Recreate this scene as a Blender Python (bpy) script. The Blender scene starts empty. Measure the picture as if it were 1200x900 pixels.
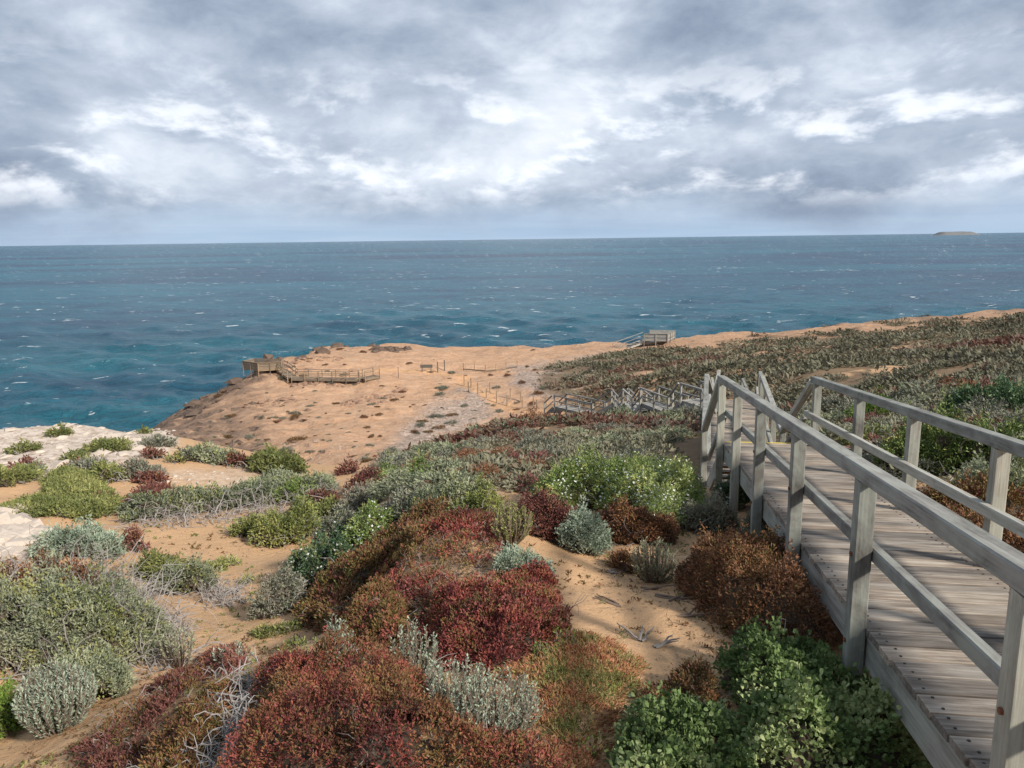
import bpy, math, random
import numpy as np
from mathutils import Matrix, Vector

random.seed(7)
RNG = np.random.default_rng(11)
S = bpy.context.scene
COL = S.collection

# ------------------------------------------------------------------ camera
CZ = 36.0                       # eye height above the sea
FPX = 902.0                     # focal length in photo pixels (1200 wide)
PITCH = math.radians(10.67)
ROLL = 0.0133
_f = np.array([0, math.cos(PITCH), -math.sin(PITCH)])
_r = np.array([1.0, 0, 0])
_u = np.array([0, math.sin(PITCH), math.cos(PITCH)])
CR = math.cos(ROLL) * _r - math.sin(ROLL) * _u
CU = math.sin(ROLL) * _r + math.cos(ROLL) * _u
CAM = np.array([0, 0, CZ])
cam = bpy.data.cameras.new('camera')
cam.sensor_width = 36.0
cam.lens = 36.0 * FPX / 1200.0
cam.clip_start = 0.05
cam.clip_end = 120000.0
camo = bpy.data.objects.new('camera', cam)
COL.objects.link(camo)
m = Matrix.Identity(4)
for i in range(3):
    m[i][0] = CR[i]; m[i][1] = CU[i]; m[i][2] = -_f[i]; m[i][3] = CAM[i]
camo.matrix_world = m
S.camera = camo

# ------------------------------------------------------------------ sun, sky, exposure
SUN_EL = math.radians(35)
SUN_AZ = math.radians(132)       # clockwise from straight ahead (+Y): right and a little behind
sdir = Vector((math.cos(SUN_EL) * math.sin(SUN_AZ), math.cos(SUN_EL) * math.cos(SUN_AZ), math.sin(SUN_EL)))
sun = bpy.data.lights.new('sun', 'SUN')
sun.energy = 3.6
sun.angle = math.radians(5.0)
sun.color = (1.0, 0.93, 0.84)
suno = bpy.data.objects.new('sun', sun)
COL.objects.link(suno)
suno.rotation_euler = (-sdir).to_track_quat('-Z', 'Y').to_euler()

S.view_settings.view_transform = 'Standard'
S.view_settings.look = 'None'
S.view_settings.exposure = 0.75
S.view_settings.gamma = 1.0
S.view_settings.use_curve_mapping = False


class NT:
    """small helper for node trees"""
    def __init__(self, tree):
        self.t = tree
        tree.nodes.clear()

    def n(self, typ, ins=None, **kw):
        nd = self.t.nodes.new(typ)
        for k, v in kw.items():
            setattr(nd, k, v)
        for k, v in (ins or {}).items():
            self.set(nd, k, v)
        return nd

    def set(self, nd, k, v):
        s = nd.inputs[k]
        if isinstance(v, bpy.types.NodeSocket):
            self.t.links.new(v, s)
        else:
            s.default_value = v

    def math(self, op, a, b=0.0, c=None, clamp=False):
        nd = self.n('ShaderNodeMath', operation=op, use_clamp=clamp)
        self.set(nd, 0, a); self.set(nd, 1, b)
        if c is not None:
            self.set(nd, 2, c)
        return nd.outputs[0]

    def mix(self, fac, a, b, mode='MIX'):
        nd = self.n('ShaderNodeMix', data_type='RGBA', blend_type=mode)
        self.set(nd, 0, fac)
        for k, v in ((6, a), (7, b)):
            if not isinstance(v, bpy.types.NodeSocket) and len(v) == 3:
                v = (*v, 1)
            self.set(nd, k, v)
        return nd.outputs[2]

    def ramp(self, fac, stops, interp='LINEAR'):
        nd = self.n('ShaderNodeValToRGB')
        nd.color_ramp.interpolation = interp
        e = nd.color_ramp.elements
        while len(e) < len(stops):
            e.new(0.5)
        for el, (p, c) in zip(e, stops):
            el.position = p
            el.color = (c, c, c, 1) if isinstance(c, (int, float)) else (*c[:3], 1)
        self.set(nd, 0, fac)
        return nd.outputs[0]

    def noise(self, vec, scale, detail=4, rough=0.55, dist=0.0, lac=2.0):
        nd = self.n('ShaderNodeTexNoise', {'Scale': scale, 'Detail': detail, 'Roughness': rough, 'Distortion': dist, 'Lacunarity': lac})
        if vec is not None:
            self.set(nd, 'Vector', vec)
        return nd.outputs['Fac']

    def vscale(self, vec, s):
        nd = self.n('ShaderNodeMapping')
        self.set(nd, 'Vector', vec)
        nd.inputs['Scale'].default_value = s
        return nd.outputs[0]


def smoothstep_nodes(T, x, a, b):
    nd = T.n('ShaderNodeMapRange', interpolation_type='SMOOTHSTEP')
    T.set(nd, 'Value', x)
    nd.inputs['From Min'].default_value = a
    nd.inputs['From Max'].default_value = b
    return nd.outputs[0]


SKY_SEED = (5.5, 9.1, 3.4)
W = bpy.data.worlds.new('World')
S.world = W
W.use_nodes = True
T = NT(W.node_tree)
tc = T.n('ShaderNodeTexCoord').outputs['Generated']
sky = T.n('ShaderNodeTexSky', sky_type='NISHITA')
sky.sun_disc = False
sky.sun_elevation = SUN_EL
sky.sun_rotation = SUN_AZ
sky.air_density = 1.0
sky.dust_density = 1.2
sky.ozone_density = 1.5
sep = T.n('ShaderNodeSeparateXYZ', {'Vector': tc})
zc = T.math('MAXIMUM', sep.outputs[2], 0.0)
warpn = T.n('ShaderNodeTexNoise', {'Vector': T.vscale(tc, (4.0, 4.0, 7.0)), 'Scale': 1.0, 'Detail': 3, 'Roughness': 0.5})
warp = T.n('ShaderNodeVectorMath', {0: T.n('ShaderNodeVectorMath', {0: warpn.outputs['Color'], 1: (0.5, 0.5, 0.5)}, operation='SUBTRACT').outputs[0], 3: 0.055}, operation='SCALE').outputs[0]
cp = T.n('ShaderNodeVectorMath', {0: tc, 1: warp}, operation='ADD').outputs[0]
cp = T.n('ShaderNodeVectorMath', {0: cp, 1: SKY_SEED}, operation='ADD').outputs[0]
cpu = T.n('ShaderNodeVectorMath', {0: cp, 1: (0.012, -0.012, 0.022)}, operation='ADD').outputs[0]      # a little nearer the sun


def cloud_depth(v):
    b_ = T.noise(T.vscale(v, (2.0, 2.0, 4.6)), 1.0, 2, 0.5)
    m_ = T.noise(T.vscale(v, (5.0, 5.0, 10.5)), 1.0, 9, 0.50)
    return T.math('ADD', T.math('MULTIPLY', b_, 0.62), T.math('MULTIPLY', m_, 0.50))


dep = cloud_depth(cp)
dep2 = cloud_depth(cpu)
fine = T.noise(T.vscale(cp, (22.0, 22.0, 44.0)), 1.0, 8, 0.62)
relief = T.math('MULTIPLY', T.math('SUBTRACT', dep, dep2), 0.95)
# the ragged cloud bank some way above the horizon catches the most light
band = T.math('MULTIPLY', smoothstep_nodes(T, zc, 0.05, 0.11), smoothstep_nodes(T, zc, 0.30, 0.13))
shade = T.math('ADD', T.math('SUBTRACT', 1.03, dep), T.math('ADD', relief, T.math('ADD', T.math('MULTIPLY', T.math('SUBTRACT', fine, 0.5), 0.17), T.math('MULTIPLY', band, 0.045))))
cloud = T.ramp(shade, [(0.38, (0.165, 0.205, 0.275)), (0.45, (0.230, 0.276, 0.350)), (0.53, (0.325, 0.372, 0.445)), (0.60, (0.445, 0.490, 0.555)), (0.68, (0.56, 0.59, 0.645)), (0.78, (0.69, 0.715, 0.76))])
cum = T.noise(T.vscale(cp, (8.5, 8.5, 20.0)), 1.0, 10, 0.56)
cumu = T.noise(T.vscale(cpu, (8.5, 8.5, 20.0)), 1.0, 10, 0.56)
cmask = T.math('MULTIPLY', smoothstep_nodes(T, T.math('ADD', cum, T.math('MULTIPLY', T.math('SUBTRACT', fine, 0.5), 0.22)), 0.44, 0.66), T.math('MULTIPLY', smoothstep_nodes(T, zc, 0.025, 0.07), smoothstep_nodes(T, zc, 0.24, 0.12)))
clit = T.ramp(T.math('ADD', 0.5, T.math('MULTIPLY', T.math('SUBTRACT', cum, cumu), 1.7)), [(0.38, (0.235, 0.285, 0.365)), (0.50, (0.41, 0.46, 0.535)), (0.58, (0.56, 0.595, 0.655)), (0.70, (0.69, 0.715, 0.755))])
cloud = T.mix(T.math('MULTIPLY', cmask, 0.75), cloud, clit)
# the veil of far showers low over the sea
lowf = smoothstep_nodes(T, T.math('ADD', zc, T.math('MULTIPLY', T.math('SUBTRACT', dep, 0.55), 0.20)), 0.0, 0.06)
streak = T.noise(T.vscale(tc, (2.2, 2.2, 40.0)), 1.0, 5, 0.55, 0.4)
veil = T.ramp(streak, [(0.3, (0.245, 0.330, 0.445)), (0.7, (0.325, 0.410, 0.51))])
c1 = T.mix(lowf, veil, cloud)
c1 = T.n('ShaderNodeVectorMath', {0: c1, 3: 10.0}, operation='SCALE').outputs[0]
# little gaps where the blue sky shows
gap = smoothstep_nodes(T, T.math('SUBTRACT', 0.72, dep), 0.40, 0.46)
gap = T.math('MULTIPLY', gap, lowf)
c2 = T.mix(gap, c1, sky.outputs[0])
bg = T.n('ShaderNodeBackground', {'Color': c2, 'Strength': 0.1})
T.t.links.new(bg.outputs[0], T.n('ShaderNodeOutputWorld').inputs[0])

# ------------------------------------------------------------------ numeric helpers


def ray(px, py):
    px = np.asarray(px, float); py = np.asarray(py, float)
    d = _f * FPX + (px - 600)[..., None] * CR - (py - 450)[..., None] * CU
    return d / np.linalg.norm(d, axis=-1, keepdims=True)


def at_z(px, py, z):
    """point on a pixel's ray at height z relative to the eye"""
    d = ray(px, py)
    return d * (z / d[2])


def at_d(px, d, z):
    """point at forward distance d under pixel column px, height z relative to the eye"""
    r = ray(px, 450.0)
    return np.array([r[0] / r[1] * d, d, z])


def project(P):
    P = np.asarray(P, float)
    q = P - CAM
    w = q @ _f
    return 600 + FPX * (q @ CR) / w, 450 - FPX * (q @ CU) / w, w


def _hash(ix, iy, seed):
    n = (ix.astype(np.int64) * 374761393 + iy.astype(np.int64) * 668265263 + seed * 982451653) & 0x7fffffff
    n = ((n ^ (n >> 13)) * 1274126177) & 0x7fffffff
    return ((n ^ (n >> 16)) & 0xffff) / 65535.0


def vnoise(x, y, seed=0):
    x = np.asarray(x, float); y = np.asarray(y, float)
    ix = np.floor(x); iy = np.floor(y)
    fx = x - ix; fy = y - iy
    fx = fx * fx * (3 - 2 * fx); fy = fy * fy * (3 - 2 * fy)
    a = _hash(ix, iy, seed); b = _hash(ix + 1, iy, seed)
    c = _hash(ix, iy + 1, seed); d = _hash(ix + 1, iy + 1, seed)
    return a + (b - a) * fx + (c - a) * fy + (a - b - c + d) * fx * fy


def fbm(x, y, seed=0, octv=4, gain=0.5):
    s = 0; a = 1.0; t = 0
    for o in range(octv):
        s = s + a * vnoise(x * 2 ** o + 17.3 * o, y * 2 ** o - 9.1 * o, seed + o)
        t += a; a *= gain
    return s / t


def sstep(a, b, x):
    t = np.clip((x - a) / (b - a), 0, 1)
    return t * t * (3 - 2 * t)


def poly_dist(poly, x, y):
    """signed distance (inside positive) to a closed polygon and the direction away from the nearest edge"""
    poly = np.asarray(poly, float)
    n = len(poly)
    best = np.full(np.shape(x), 1e18); bx = np.zeros(np.shape(x)); by = np.zeros(np.shape(x))
    ins = np.zeros(np.shape(x), bool)
    for i in range(n):
        x0, y0 = poly[i]; x1, y1 = poly[(i + 1) % n]
        dx, dy = x1 - x0, y1 - y0
        t = np.clip(((x - x0) * dx + (y - y0) * dy) / (dx * dx + dy * dy + 1e-12), 0, 1)
        ex = x0 + t * dx - x; ey = y0 + t * dy - y
        d2 = ex * ex + ey * ey
        k = d2 < best
        best = np.where(k, d2, best); bx = np.where(k, ex, bx); by = np.where(k, ey, by)
        c = ((y0 > y) != (y1 > y)) & (x < (x1 - x0) * (y - y0) / (y1 - y0 + 1e-18) + x0)
        ins ^= c
    d = np.sqrt(best)
    return np.where(ins, d, -d), bx / (d + 1e-9), by / (d + 1e-9)


# ------------------------------------------------------------------ the boardwalk's first ramp (its plane also shapes the ground)
E_ = ray(733.0, 371.0)                                     # direction the ramp runs, gently downhill
S_ = np.array([E_[1], -E_[0], 0.0]); S_ /= np.linalg.norm(S_)
N_ = np.cross(S_, E_)
RAMP_H = 1.85
RAMP_L, RAMP_R = 1.45, 2.65


def ramp_pt(t, X, h=0.0):
    return CAM + E_ * t + S_ * X + N_ * (h - RAMP_H)


# ------------------------------------------------------------------ ground heights
ctrl = []
for (a, b, z) in [
    # near dune
    (0, 900, -4.05), (150, 900, -3.45), (300, 900, -2.75), (450, 900, -2.5), (600, 900, -2.5), (750, 900, -2.65),
    (900, 900, -2.8), (1100, 900, -2.85), (400, 790, -2.85), (330, 800, -2.95), (250, 800, -3.35), (130, 830, -4.05), (60, 845, -4.35),
    (400, 742, -4.45), (250, 760, -4.6), (330, 705, -5.2), (230, 720, -5.05), (280, 640, -6.0), (380, 640, -5.9), (400, 600, -6.2),
    (200, 640, -5.9), (340, 590, -6.4), (150, 790, -4.6),
    # red mound
    (540, 620, -3.15), (600, 645, -3.1), (620, 700, -2.95), (560, 720, -2.88), (480, 645, -3.4), (440, 700, -3.7), (360, 722, -4.65),
    (410, 645, -4.7), (460, 600, -4.4), (500, 560, -4.8),
    (650, 820, -2.62), (700, 780, -2.78), (500, 800, -2.78), (470, 772, -3.15),
    # sand patch
    (740, 730, -3.0), (680, 680, -3.25), (800, 765, -2.9), (700, 650, -3.4), (850, 700, -3.02), (950, 700, -3.05), (880, 620, -3.55),
    (830, 590, -3.95), (830, 560, -4.55), (730, 600, -3.85), (650, 592, -4.05), (600, 560, -4.55),
    # slope behind
    (700, 520, -5.6), (800, 520, -5.2), (620, 500, -6.9), (700, 495, -8.2), (800, 490, -8.0), (560, 530, -6.0), (480, 540, -6.7), (400, 560, -6.7),
    (540, 505, -9.6), (560, 508, -10.2), (500, 530, -9.4), (450, 545, -8.4), (300, 545, -7.2), (370, 553, -7.0),
    # left
    (75, 600, -6.0), (20, 640, -5.65), (100, 620, -5.85), (100, 730, -4.75), (0, 760, -4.35), (0, 700, -4.9), (150, 560, -6.6), (60, 550, -6.6),
    (200, 580, -6.6), (60, 530, -6.7), (100, 510, -6.85), (100, 497, -6.95), (200, 512, -6.95), (0, 503, -6.85),
    # headland
    (420, 520, -15.0), (350, 528, -14.8), (300, 515, -15.6), (250, 500, -16.6), (300, 500, -16.2), (450, 490, -16.2), (550, 470, -16.3),
    (400, 450, -16.1), (500, 440, -16.2), (600, 440, -16.0), (430, 404, -15.6), (500, 409, -16.2), (360, 411, -15.6), (600, 409, -16.6),
    (700, 404, -16.2), (230, 474, -18.6), (180, 494, -20.5), (260, 455, -17.4), (594, 474, -16.2), (646, 481, -15.4),
    # right slope
    (1150, 665, -2.75), (1190, 700, -2.62), (1190, 560, -3.0), (1100, 560, -3.2), (1000, 520, -4.1), (960, 480, -5.6), (1190, 480, -4.3), (1190, 450, -5.7), (1050, 440, -7.4),
    (900, 450, -9.0), (1190, 420, -8.0), (1000, 420, -10.6), (850, 430, -12.2), (760, 452, -12.6), (700, 430, -15.0), (800, 410, -14.8),
    (900, 397, -14.2), (1000, 386, -13.0), (1100, 379, -11.9), (1190, 374, -11.1),
]:
    ctrl.append(at_z(a, b, z))
for p in [(0, 0, -1.8), (0, -5, -1.7), (-5, 0, -3.6), (-9, 2, -4.0), (-14, 8, -4.6), (-22, 16, -6.0), (5, 0, -2.3), (9, 5, -2.6), (12, 0, -2.2), (14, 11, -2.6),
          (20, 6, -2.0), (-8, -6, -3.2), (10, -8, -1.8), (-30, 24, -7.2), (-20, 23, -7.0), (2.1, 1.5, -2.6), (-40, 10, -7), (30, 20, -3.4), (45, 35, -4.8), (70, 60, -6.5),
          (95, 95, -9.2), (1.0, 2.2, -2.4), (60, 10, -3)]:
    ctrl.append(np.array(p, float))
for (a, d, z) in [(330, 38, -12.3), (250, 38, -13.0), (420, 34, -10.5), (180, 40, -15), (862, 20, -5.3), (862, 26, -6.6), (850, 32, -8.0), (835, 38, -9.4), (800, 45, -10.9),
                  (760, 49, -11.2), (740, 53, -12.4), (726, 57, -13.2), (700, 62, -14.8), (660, 65, -14.9), (1300, 110, -10.2), (300, 93, -15.2), (333, 92, -15.25), (316, 90, -15.3), (290, 92, -15.4), (344, 88, -15.75), (424, 87.5, -15.8), (385, 87.8, -15.8), (442, 89, -15.6), (770, 116, -15.9), (740, 116, -16.3)]:
    ctrl.append(at_d(a, d, z))
ctrl = np.array(ctrl)


def _tps_phi(r2):
    return 0.5 * r2 * np.log(r2 + 1e-9)


_sc = 10.0
_C = ctrl[:, :2] / _sc
_n = len(_C)
_d2 = ((_C[:, None] - _C[None]) ** 2).sum(-1)
_A = np.zeros((_n + 3, _n + 3))
_A[:_n, :_n] = _tps_phi(_d2) + np.eye(_n) * 0.0006
_A[:_n, _n] = 1; _A[:_n, _n + 1:] = _C
_A[_n, :_n] = 1; _A[_n + 1:, :_n] = _C.T
_w = np.linalg.solve(_A, np.concatenate([ctrl[:, 2], np.zeros(3)]))


def tps(x, y):
    x = np.ravel(x) / _sc; y = np.ravel(y) / _sc
    out = np.empty(len(x))
    for i in range(0, len(x), 20000):
        a = x[i:i + 20000]; b = y[i:i + 20000]
        d2 = (a[:, None] - _C[None, :, 0]) ** 2 + (b[:, None] - _C[None, :, 1]) ** 2
        out[i:i + 20000] = _tps_phi(d2) @ _w[:_n] + _w[_n] + _w[_n + 1] * a + _w[_n + 2] * b
    return out


COAST = [at_d(a, d, 0)[:2] for a, d in [
    (1500, 112), (1300, 116), (1190, 117), (1100, 118.5), (1000, 120), (900, 121), (800, 122), (700, 121), (600, 123), (500, 119), (430, 118), (370, 113),
    (325, 104), (283, 97), (250, 94), (215, 91), (178, 88), (150, 82), (138, 74), (155, 62), (195, 50), (222, 38), (212, 30.5), (140, 29.5), (60, 29.5), (0, 29), (-150, 30), (-500, 32)]]
COAST = [(150.0, 60.0)] + COAST + [(-70.0, 10.0), (-70.0, -60.0), (150.0, -60.0)]


def H(x, y):
    """ground height (world z)"""
    shp = np.shape(x)
    x = np.ravel(np.asarray(x, float)); y = np.ravel(np.asarray(y, float))
    z = tps(x, y)
    sd, _, _ = poly_dist(COAST, x, y)
    sd = sd + (fbm(x * 0.22, y * 0.22, 5, 3) - 0.5) * np.clip(y - 40, 0, 60) / 60 * 6
    far = sstep(14, 60, y)
    z = z + (fbm(x * 0.9, y * 0.9, 21, 3) - 0.5) * (0.10 + 0.22 * far) + (fbm(x * 0.12, y * 0.12, 31, 3) - 0.5) * 1.1 * far
    z = z + (fbm(x * 4.1, y * 4.1, 41, 2) - 0.5) * 0.035
    # stony ledges near the cliff edge
    lf_ = fbm(x * 0.22, y * 0.22, 9, 4) * 6
    ledge = sstep(26, 3, sd) * far * (y > 45) * (0.22 + 0.78 * sstep(-0.22, -0.30, x / np.maximum(y, 1.0)))
    z = z + ledge * ((np.floor(lf_) + sstep(0.55, 0.95, lf_ - np.floor(lf_))) / 6 - 0.5) * 2.6
    z = z + far * (y > 40) * (fbm(x * 0.55, y * 0.75, 19, 4, 0.6) - 0.5) * 0.45
    off = np.clip(-sd, 0, None)
    terr = fbm(x * 0.3, y * 0.3, 77, 4)
    lime_ = (y < 34) * (x < -6.8) * (y > 10.5) * (x / np.maximum(y, 1) < -0.40) * sstep(-0.50, -0.58, x / np.maximum(y, 1) - 0.02 * (y > 19) + 0.14 * (y > 19))
    z = z + lime_ * (fbm(x * 1.1, y * 1.1, 15, 4, 0.6) - 0.5) * 0.34
    z = z - np.minimum(off * (1.4 + 2.4 * terr), 60) - 0.5 * sstep(2.5, -0.5, sd) * far
    # keep clear of the ramp
    tt = (x * E_[0] + y * E_[1]) / (E_[0] ** 2 + E_[1] ** 2)
    X = x * S_[0] + y * S_[1]
    deck = E_[2] * tt - RAMP_H * N_[2]
    under = sstep(1.15, 1.4, X) * sstep(3.1, 2.8, X) * (tt < 13.5) * (tt > -4)
    z = np.where(under > 0, np.minimum(z, z * (1 - under) + (deck - 0.42) * under), z)
    z = np.maximum(z, -CZ - 4.0)
    return (z + CZ).reshape(shp)


_rt = np.geomspace(1.6, 150, 700)


def ground(px, py):
    """world points where pixel rays meet the ground"""
    d = ray(np.atleast_1d(np.asarray(px, float)), np.atleast_1d(np.asarray(py, float)))
    P = CAM + d[:, None, :] * _rt[None, :, None]
    hz = H(P[..., 0], P[..., 1])
    below = P[..., 2] <= hz
    k = np.argmax(below, axis=1)
    k = np.where(below.any(1), k, len(_rt) - 1)
    k = np.maximum(k, 1)
    ii = np.arange(len(k))
    g1 = P[ii, k, 2] - hz[ii, k]; g0 = P[ii, k - 1, 2] - hz[ii, k - 1]
    t = np.clip(g0 / (g0 - g1 + 1e-9), 0, 1)[:, None]
    Q = P[ii, k - 1] * (1 - t) + P[ii, k] * t
    return Q


# ------------------------------------------------------------------ mesh helpers
def mesh_np(name, V, F, attrs=None, smooth=False):
    """V (n,3); F list of (m,k) index arrays"""
    me = bpy.data.meshes.new(name)
    V = np.ascontiguousarray(V, np.float32)
    me.vertices.add(len(V)); me.vertices.foreach_set('co', V.ravel())
    loops = np.concatenate([f.ravel() for f in F]).astype(np.int32)
    tot = np.concatenate([np.full(len(f), f.shape[1]) for f in F]).astype(np.int32)
    st = np.concatenate([[0], np.cumsum(tot)[:-1]]).astype(np.int32)
    me.loops.add(len(loops)); me.loops.foreach_set('vertex_index', loops)
    me.polygons.add(len(tot)); me.polygons.foreach_set('loop_start', st)
    for k, v in (attrs or {}).items():
        a = me.attributes.new(k, 'FLOAT', 'POINT')
        a.data.foreach_set('value', np.ascontiguousarray(v, np.float32))
    me.update(calc_edges=True)
    if not smooth:
        me.shade_flat()
    return me


def link(name, me, mat=None, parent=None, loc=None, mw=None):
    o = bpy.data.objects.new(name, me)
    COL.objects.link(o)
    if mat is not None and me is not None and len(me.materials) == 0:
        me.materials.append(mat)
    if parent is not None:
        o.parent = parent
    if mw is not None:
        if parent is not None:
            mw = Matrix.Translation(-parent.location) @ mw
        o.matrix_local = mw
    elif loc is not None:
        o.location = loc
    return o


def tag(o, label=None, cat=None, group=None, kind=None):
    if label: o['label'] = label
    if cat: o['category'] = cat
    if group: o['group'] = group
    if kind: o['kind'] = kind
    return o


def empty(name, loc):
    o = bpy.data.objects.new(name, None)
    o.empty_display_size = 0.2
    COL.objects.link(o)
    o.location = tuple(float(v) for v in loc)
    return o


def material(name):
    mt = bpy.data.materials.new(name)
    mt.use_nodes = True
    return mt, NT(mt.node_tree)


def finish(T, shader, disp=None):
    o = T.n('ShaderNodeOutputMaterial')
    T.t.links.new(shader, o.inputs[0])


# ------------------------------------------------------------------ sea
mt_sea, T = material('sea_water')
geo = T.n('ShaderNodeNewGeometry')
pos = geo.outputs['Position']
patch = T.noise(T.vscale(pos, (0.0011, 0.0032, 0.0)), 1.0, 4, 0.5, 0.6)
patch2 = T.noise(T.vscale(pos, (0.014, 0.035, 0.0)), 1.0, 5, 0.6, 0.6)
shoal = T.n('ShaderNodeAttribute', attribute_name='shoal').outputs['Fac']
deep = T.mix(T.ramp(T.math('ADD', T.math('MULTIPLY', patch, 0.62), T.math('MULTIPLY', patch2, 0.38)), [(0.42, 0.0), (0.58, 1.0)]), (0.010, 0.044, 0.095), (0.016, 0.125, 0.178))
wcol = T.mix(T.math('MULTIPLY', T.n('ShaderNodeAttribute', attribute_name='shallow').outputs['Fac'], 0.6), deep, (0.020, 0.165, 0.205))
wcol = T.mix(T.math('MULTIPLY', shoal, 0.75), wcol, (0.05, 0.26, 0.29))
# whitecaps: small torn crests, thicker in gusty patches
w1 = T.noise(T.vscale(pos, (0.115, 0.24, 0.0)), 1.0, 3, 0.5, 0.7)
w2 = T.noise(T.vscale(pos, (0.9, 1.5, 0.0)), 1.0, 5, 0.65, 0.4)
w3 = T.noise(T.vscale(pos, (0.010, 0.016, 0.0)), 1.0, 3, 0.5)
crest = T.n('ShaderNodeAttribute', attribute_name='foam').outputs['Fac']
wf = T.math('ADD', T.math('ADD', w1, T.math('MULTIPLY', T.math('SUBTRACT', w2, 0.5), 0.22)), T.math('ADD', T.math('MULTIPLY', T.math('SUBTRACT', w3, 0.5), 0.30), T.math('MULTIPLY', crest, 0.035)))
fm = smoothstep_nodes(T, wf, 0.698, 0.745)
streaks = smoothstep_nodes(T, T.noise(T.vscale(pos, (0.05, 0.5, 0.0)), 1.0, 6, 0.65, 0.8), 0.60, 0.74)
fm = T.math('MAXIMUM', fm, T.math('MULTIPLY', streaks, 0.10))
wcol = T.mix(fm, wcol, (0.74, 0.79, 0.81))
b0 = T.noise(T.vscale(pos, (0.11, 0.27, 0.1)), 1.0, 6, 0.62, 0.5)
b1 = T.noise(T.vscale(pos, (0.38, 0.8, 0.3)), 1.0, 6, 0.62, 0.4)
bmp = T.n('ShaderNodeBump', {'Height': T.math('ADD', T.math('MULTIPLY', b0, 1.6), T.math('MULTIPLY', b1, 0.6)), 'Strength': 1.0, 'Distance': 2.7})
rough = T.math('ADD', 0.26, T.math('MULTIPLY', fm, 0.5))
bs = T.n('ShaderNodeBsdfPrincipled', {'Base Color': wcol, 'Roughness': rough, 'IOR': 1.33, 'Normal': bmp.outputs[0], 'Specular IOR Level': 0.26})
finish(T, bs.outputs[0])

na, nr = 620, 340
az = np.radians(np.linspace(-68, 68, na))
# rows spaced so that each covers a similar visual depth, out to 60 km
inv = np.concatenate([np.linspace(1 / 85.0, 1 / 1500.0, nr - 20), np.geomspace(1 / 1700.0, 1 / 90000.0, 20)])
rr = 1.0 / inv
Rg, Ag = np.meshgrid(rr, az, indexing='ij')
sx = Rg * np.sin(Ag); sy = Rg * np.cos(Ag)
gap_ = np.abs(np.gradient(rr))[:, None] + 0 * Ag
gap_a = Rg * (az[1] - az[0])
hz = np.zeros_like(sx); crest = np.zeros_like(sx); tot = 0
wr = np.random.default_rng(3)
for k in range(64):
    lam = 4.5 * (6.5 ** wr.random())
    th = math.radians(205) + wr.normal(0, 0.55)            # waves run towards the left and the shore
    kx, ky = math.sin(th) * 2 * math.pi / lam, math.cos(th) * 2 * math.pi / lam
    amp = 0.0095 * lam ** 0.88
    fade = np.clip((lam / (gap_ * abs(math.cos(th)) + gap_a * abs(math.sin(th))) - 2.2) / 3.0, 0, 1)
    ph = kx * sx + ky * sy + wr.random() * 7
    h_ = (1 - np.abs(np.sin(ph / 2))) * 2 - 0.72            # peaked crests
    hz += amp * fade * h_
    crest += amp * h_ * (1.0 if lam < 22 else 0.35)
cn = (crest - crest.mean()) / crest.std()
fo = np.clip(cn, -2, 3)
sd_, _, _ = poly_dist(COAST, sx.ravel(), sy.ravel())
sd_ = np.abs(sd_.reshape(sx.shape)); sd_ = np.where(sy < 0, 999, sd_)
shoal_ = sstep(38, 4, sd_) * (0.6 + 0.8 * fbm(sx * 0.05, sy * 0.05, 8, 3))
fo = fo + sstep(6, 0, sd_) * 5 * fbm(sx * 0.2, sy * 0.2, 12, 3)
idx = np.arange(na * nr).reshape(nr, na)
quads = np.stack([idx[:-1, :-1], idx[:-1, 1:], idx[1:, 1:], idx[1:, :-1]], -1).reshape(-1, 4)
me = mesh_np('sea', np.stack([sx, sy, hz], -1).reshape(-1, 3), [quads[:, ::-1]], {'foam': fo.ravel(), 'shoal': np.clip(shoal_, 0, 1).ravel(), 'shallow': np.clip(sstep(330, 60, sd_) * (fbm(sx * 0.012, sy * 0.02, 88, 4) * 2.6 - 0.7), 0, 1).ravel()}, smooth=True)
tag(link('sea', me, mt_sea), 'choppy blue green open sea with scattered whitecaps', None, None, 'structure')

# ------------------------------------------------------------------ ground sheet
SCRUB = [(560, 508), (610, 490), (655, 487), (690, 470), (640, 455), (625, 440), (665, 425), (720, 413), (830, 404), (1000, 386), (1100, 377), (1200, 370), (1400, 360), (1400, 600),
         (930, 600), (860, 560), (800, 575), (640, 580), (560, 575), (470, 590), (440, 560), (470, 538)]

mt_gr, T = material('sand_and_soil')
geo = T.n('ShaderNodeNewGeometry')
pos = geo.outputs['Position']
att = lambda n: T.n('ShaderNodeAttribute', attribute_name=n).outputs['Fac']
n1 = T.noise(pos, 0.7, 6, 0.55, 0.3)
n2 = T.noise(pos, 6.0, 6, 0.6)
n3 = T.noise(pos, 60.0, 4, 0.6)
n4 = T.noise(pos, 2.2, 8, 0.65, 0.6)
sand = T.mix(n1, (0.48, 0.295, 0.155), (0.58, 0.38, 0.22))
sand = T.mix(T.ramp(n3, [(0.35, 0.55), (0.6, 0.0)]), sand, (0.38, 0.225, 0.115))
sand = T.mix(T.math('MULTIPLY', T.ramp(n4, [(0.52, 0.0), (0.70, 1.0)]), 0.35), sand, (0.36, 0.24, 0.15))
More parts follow.
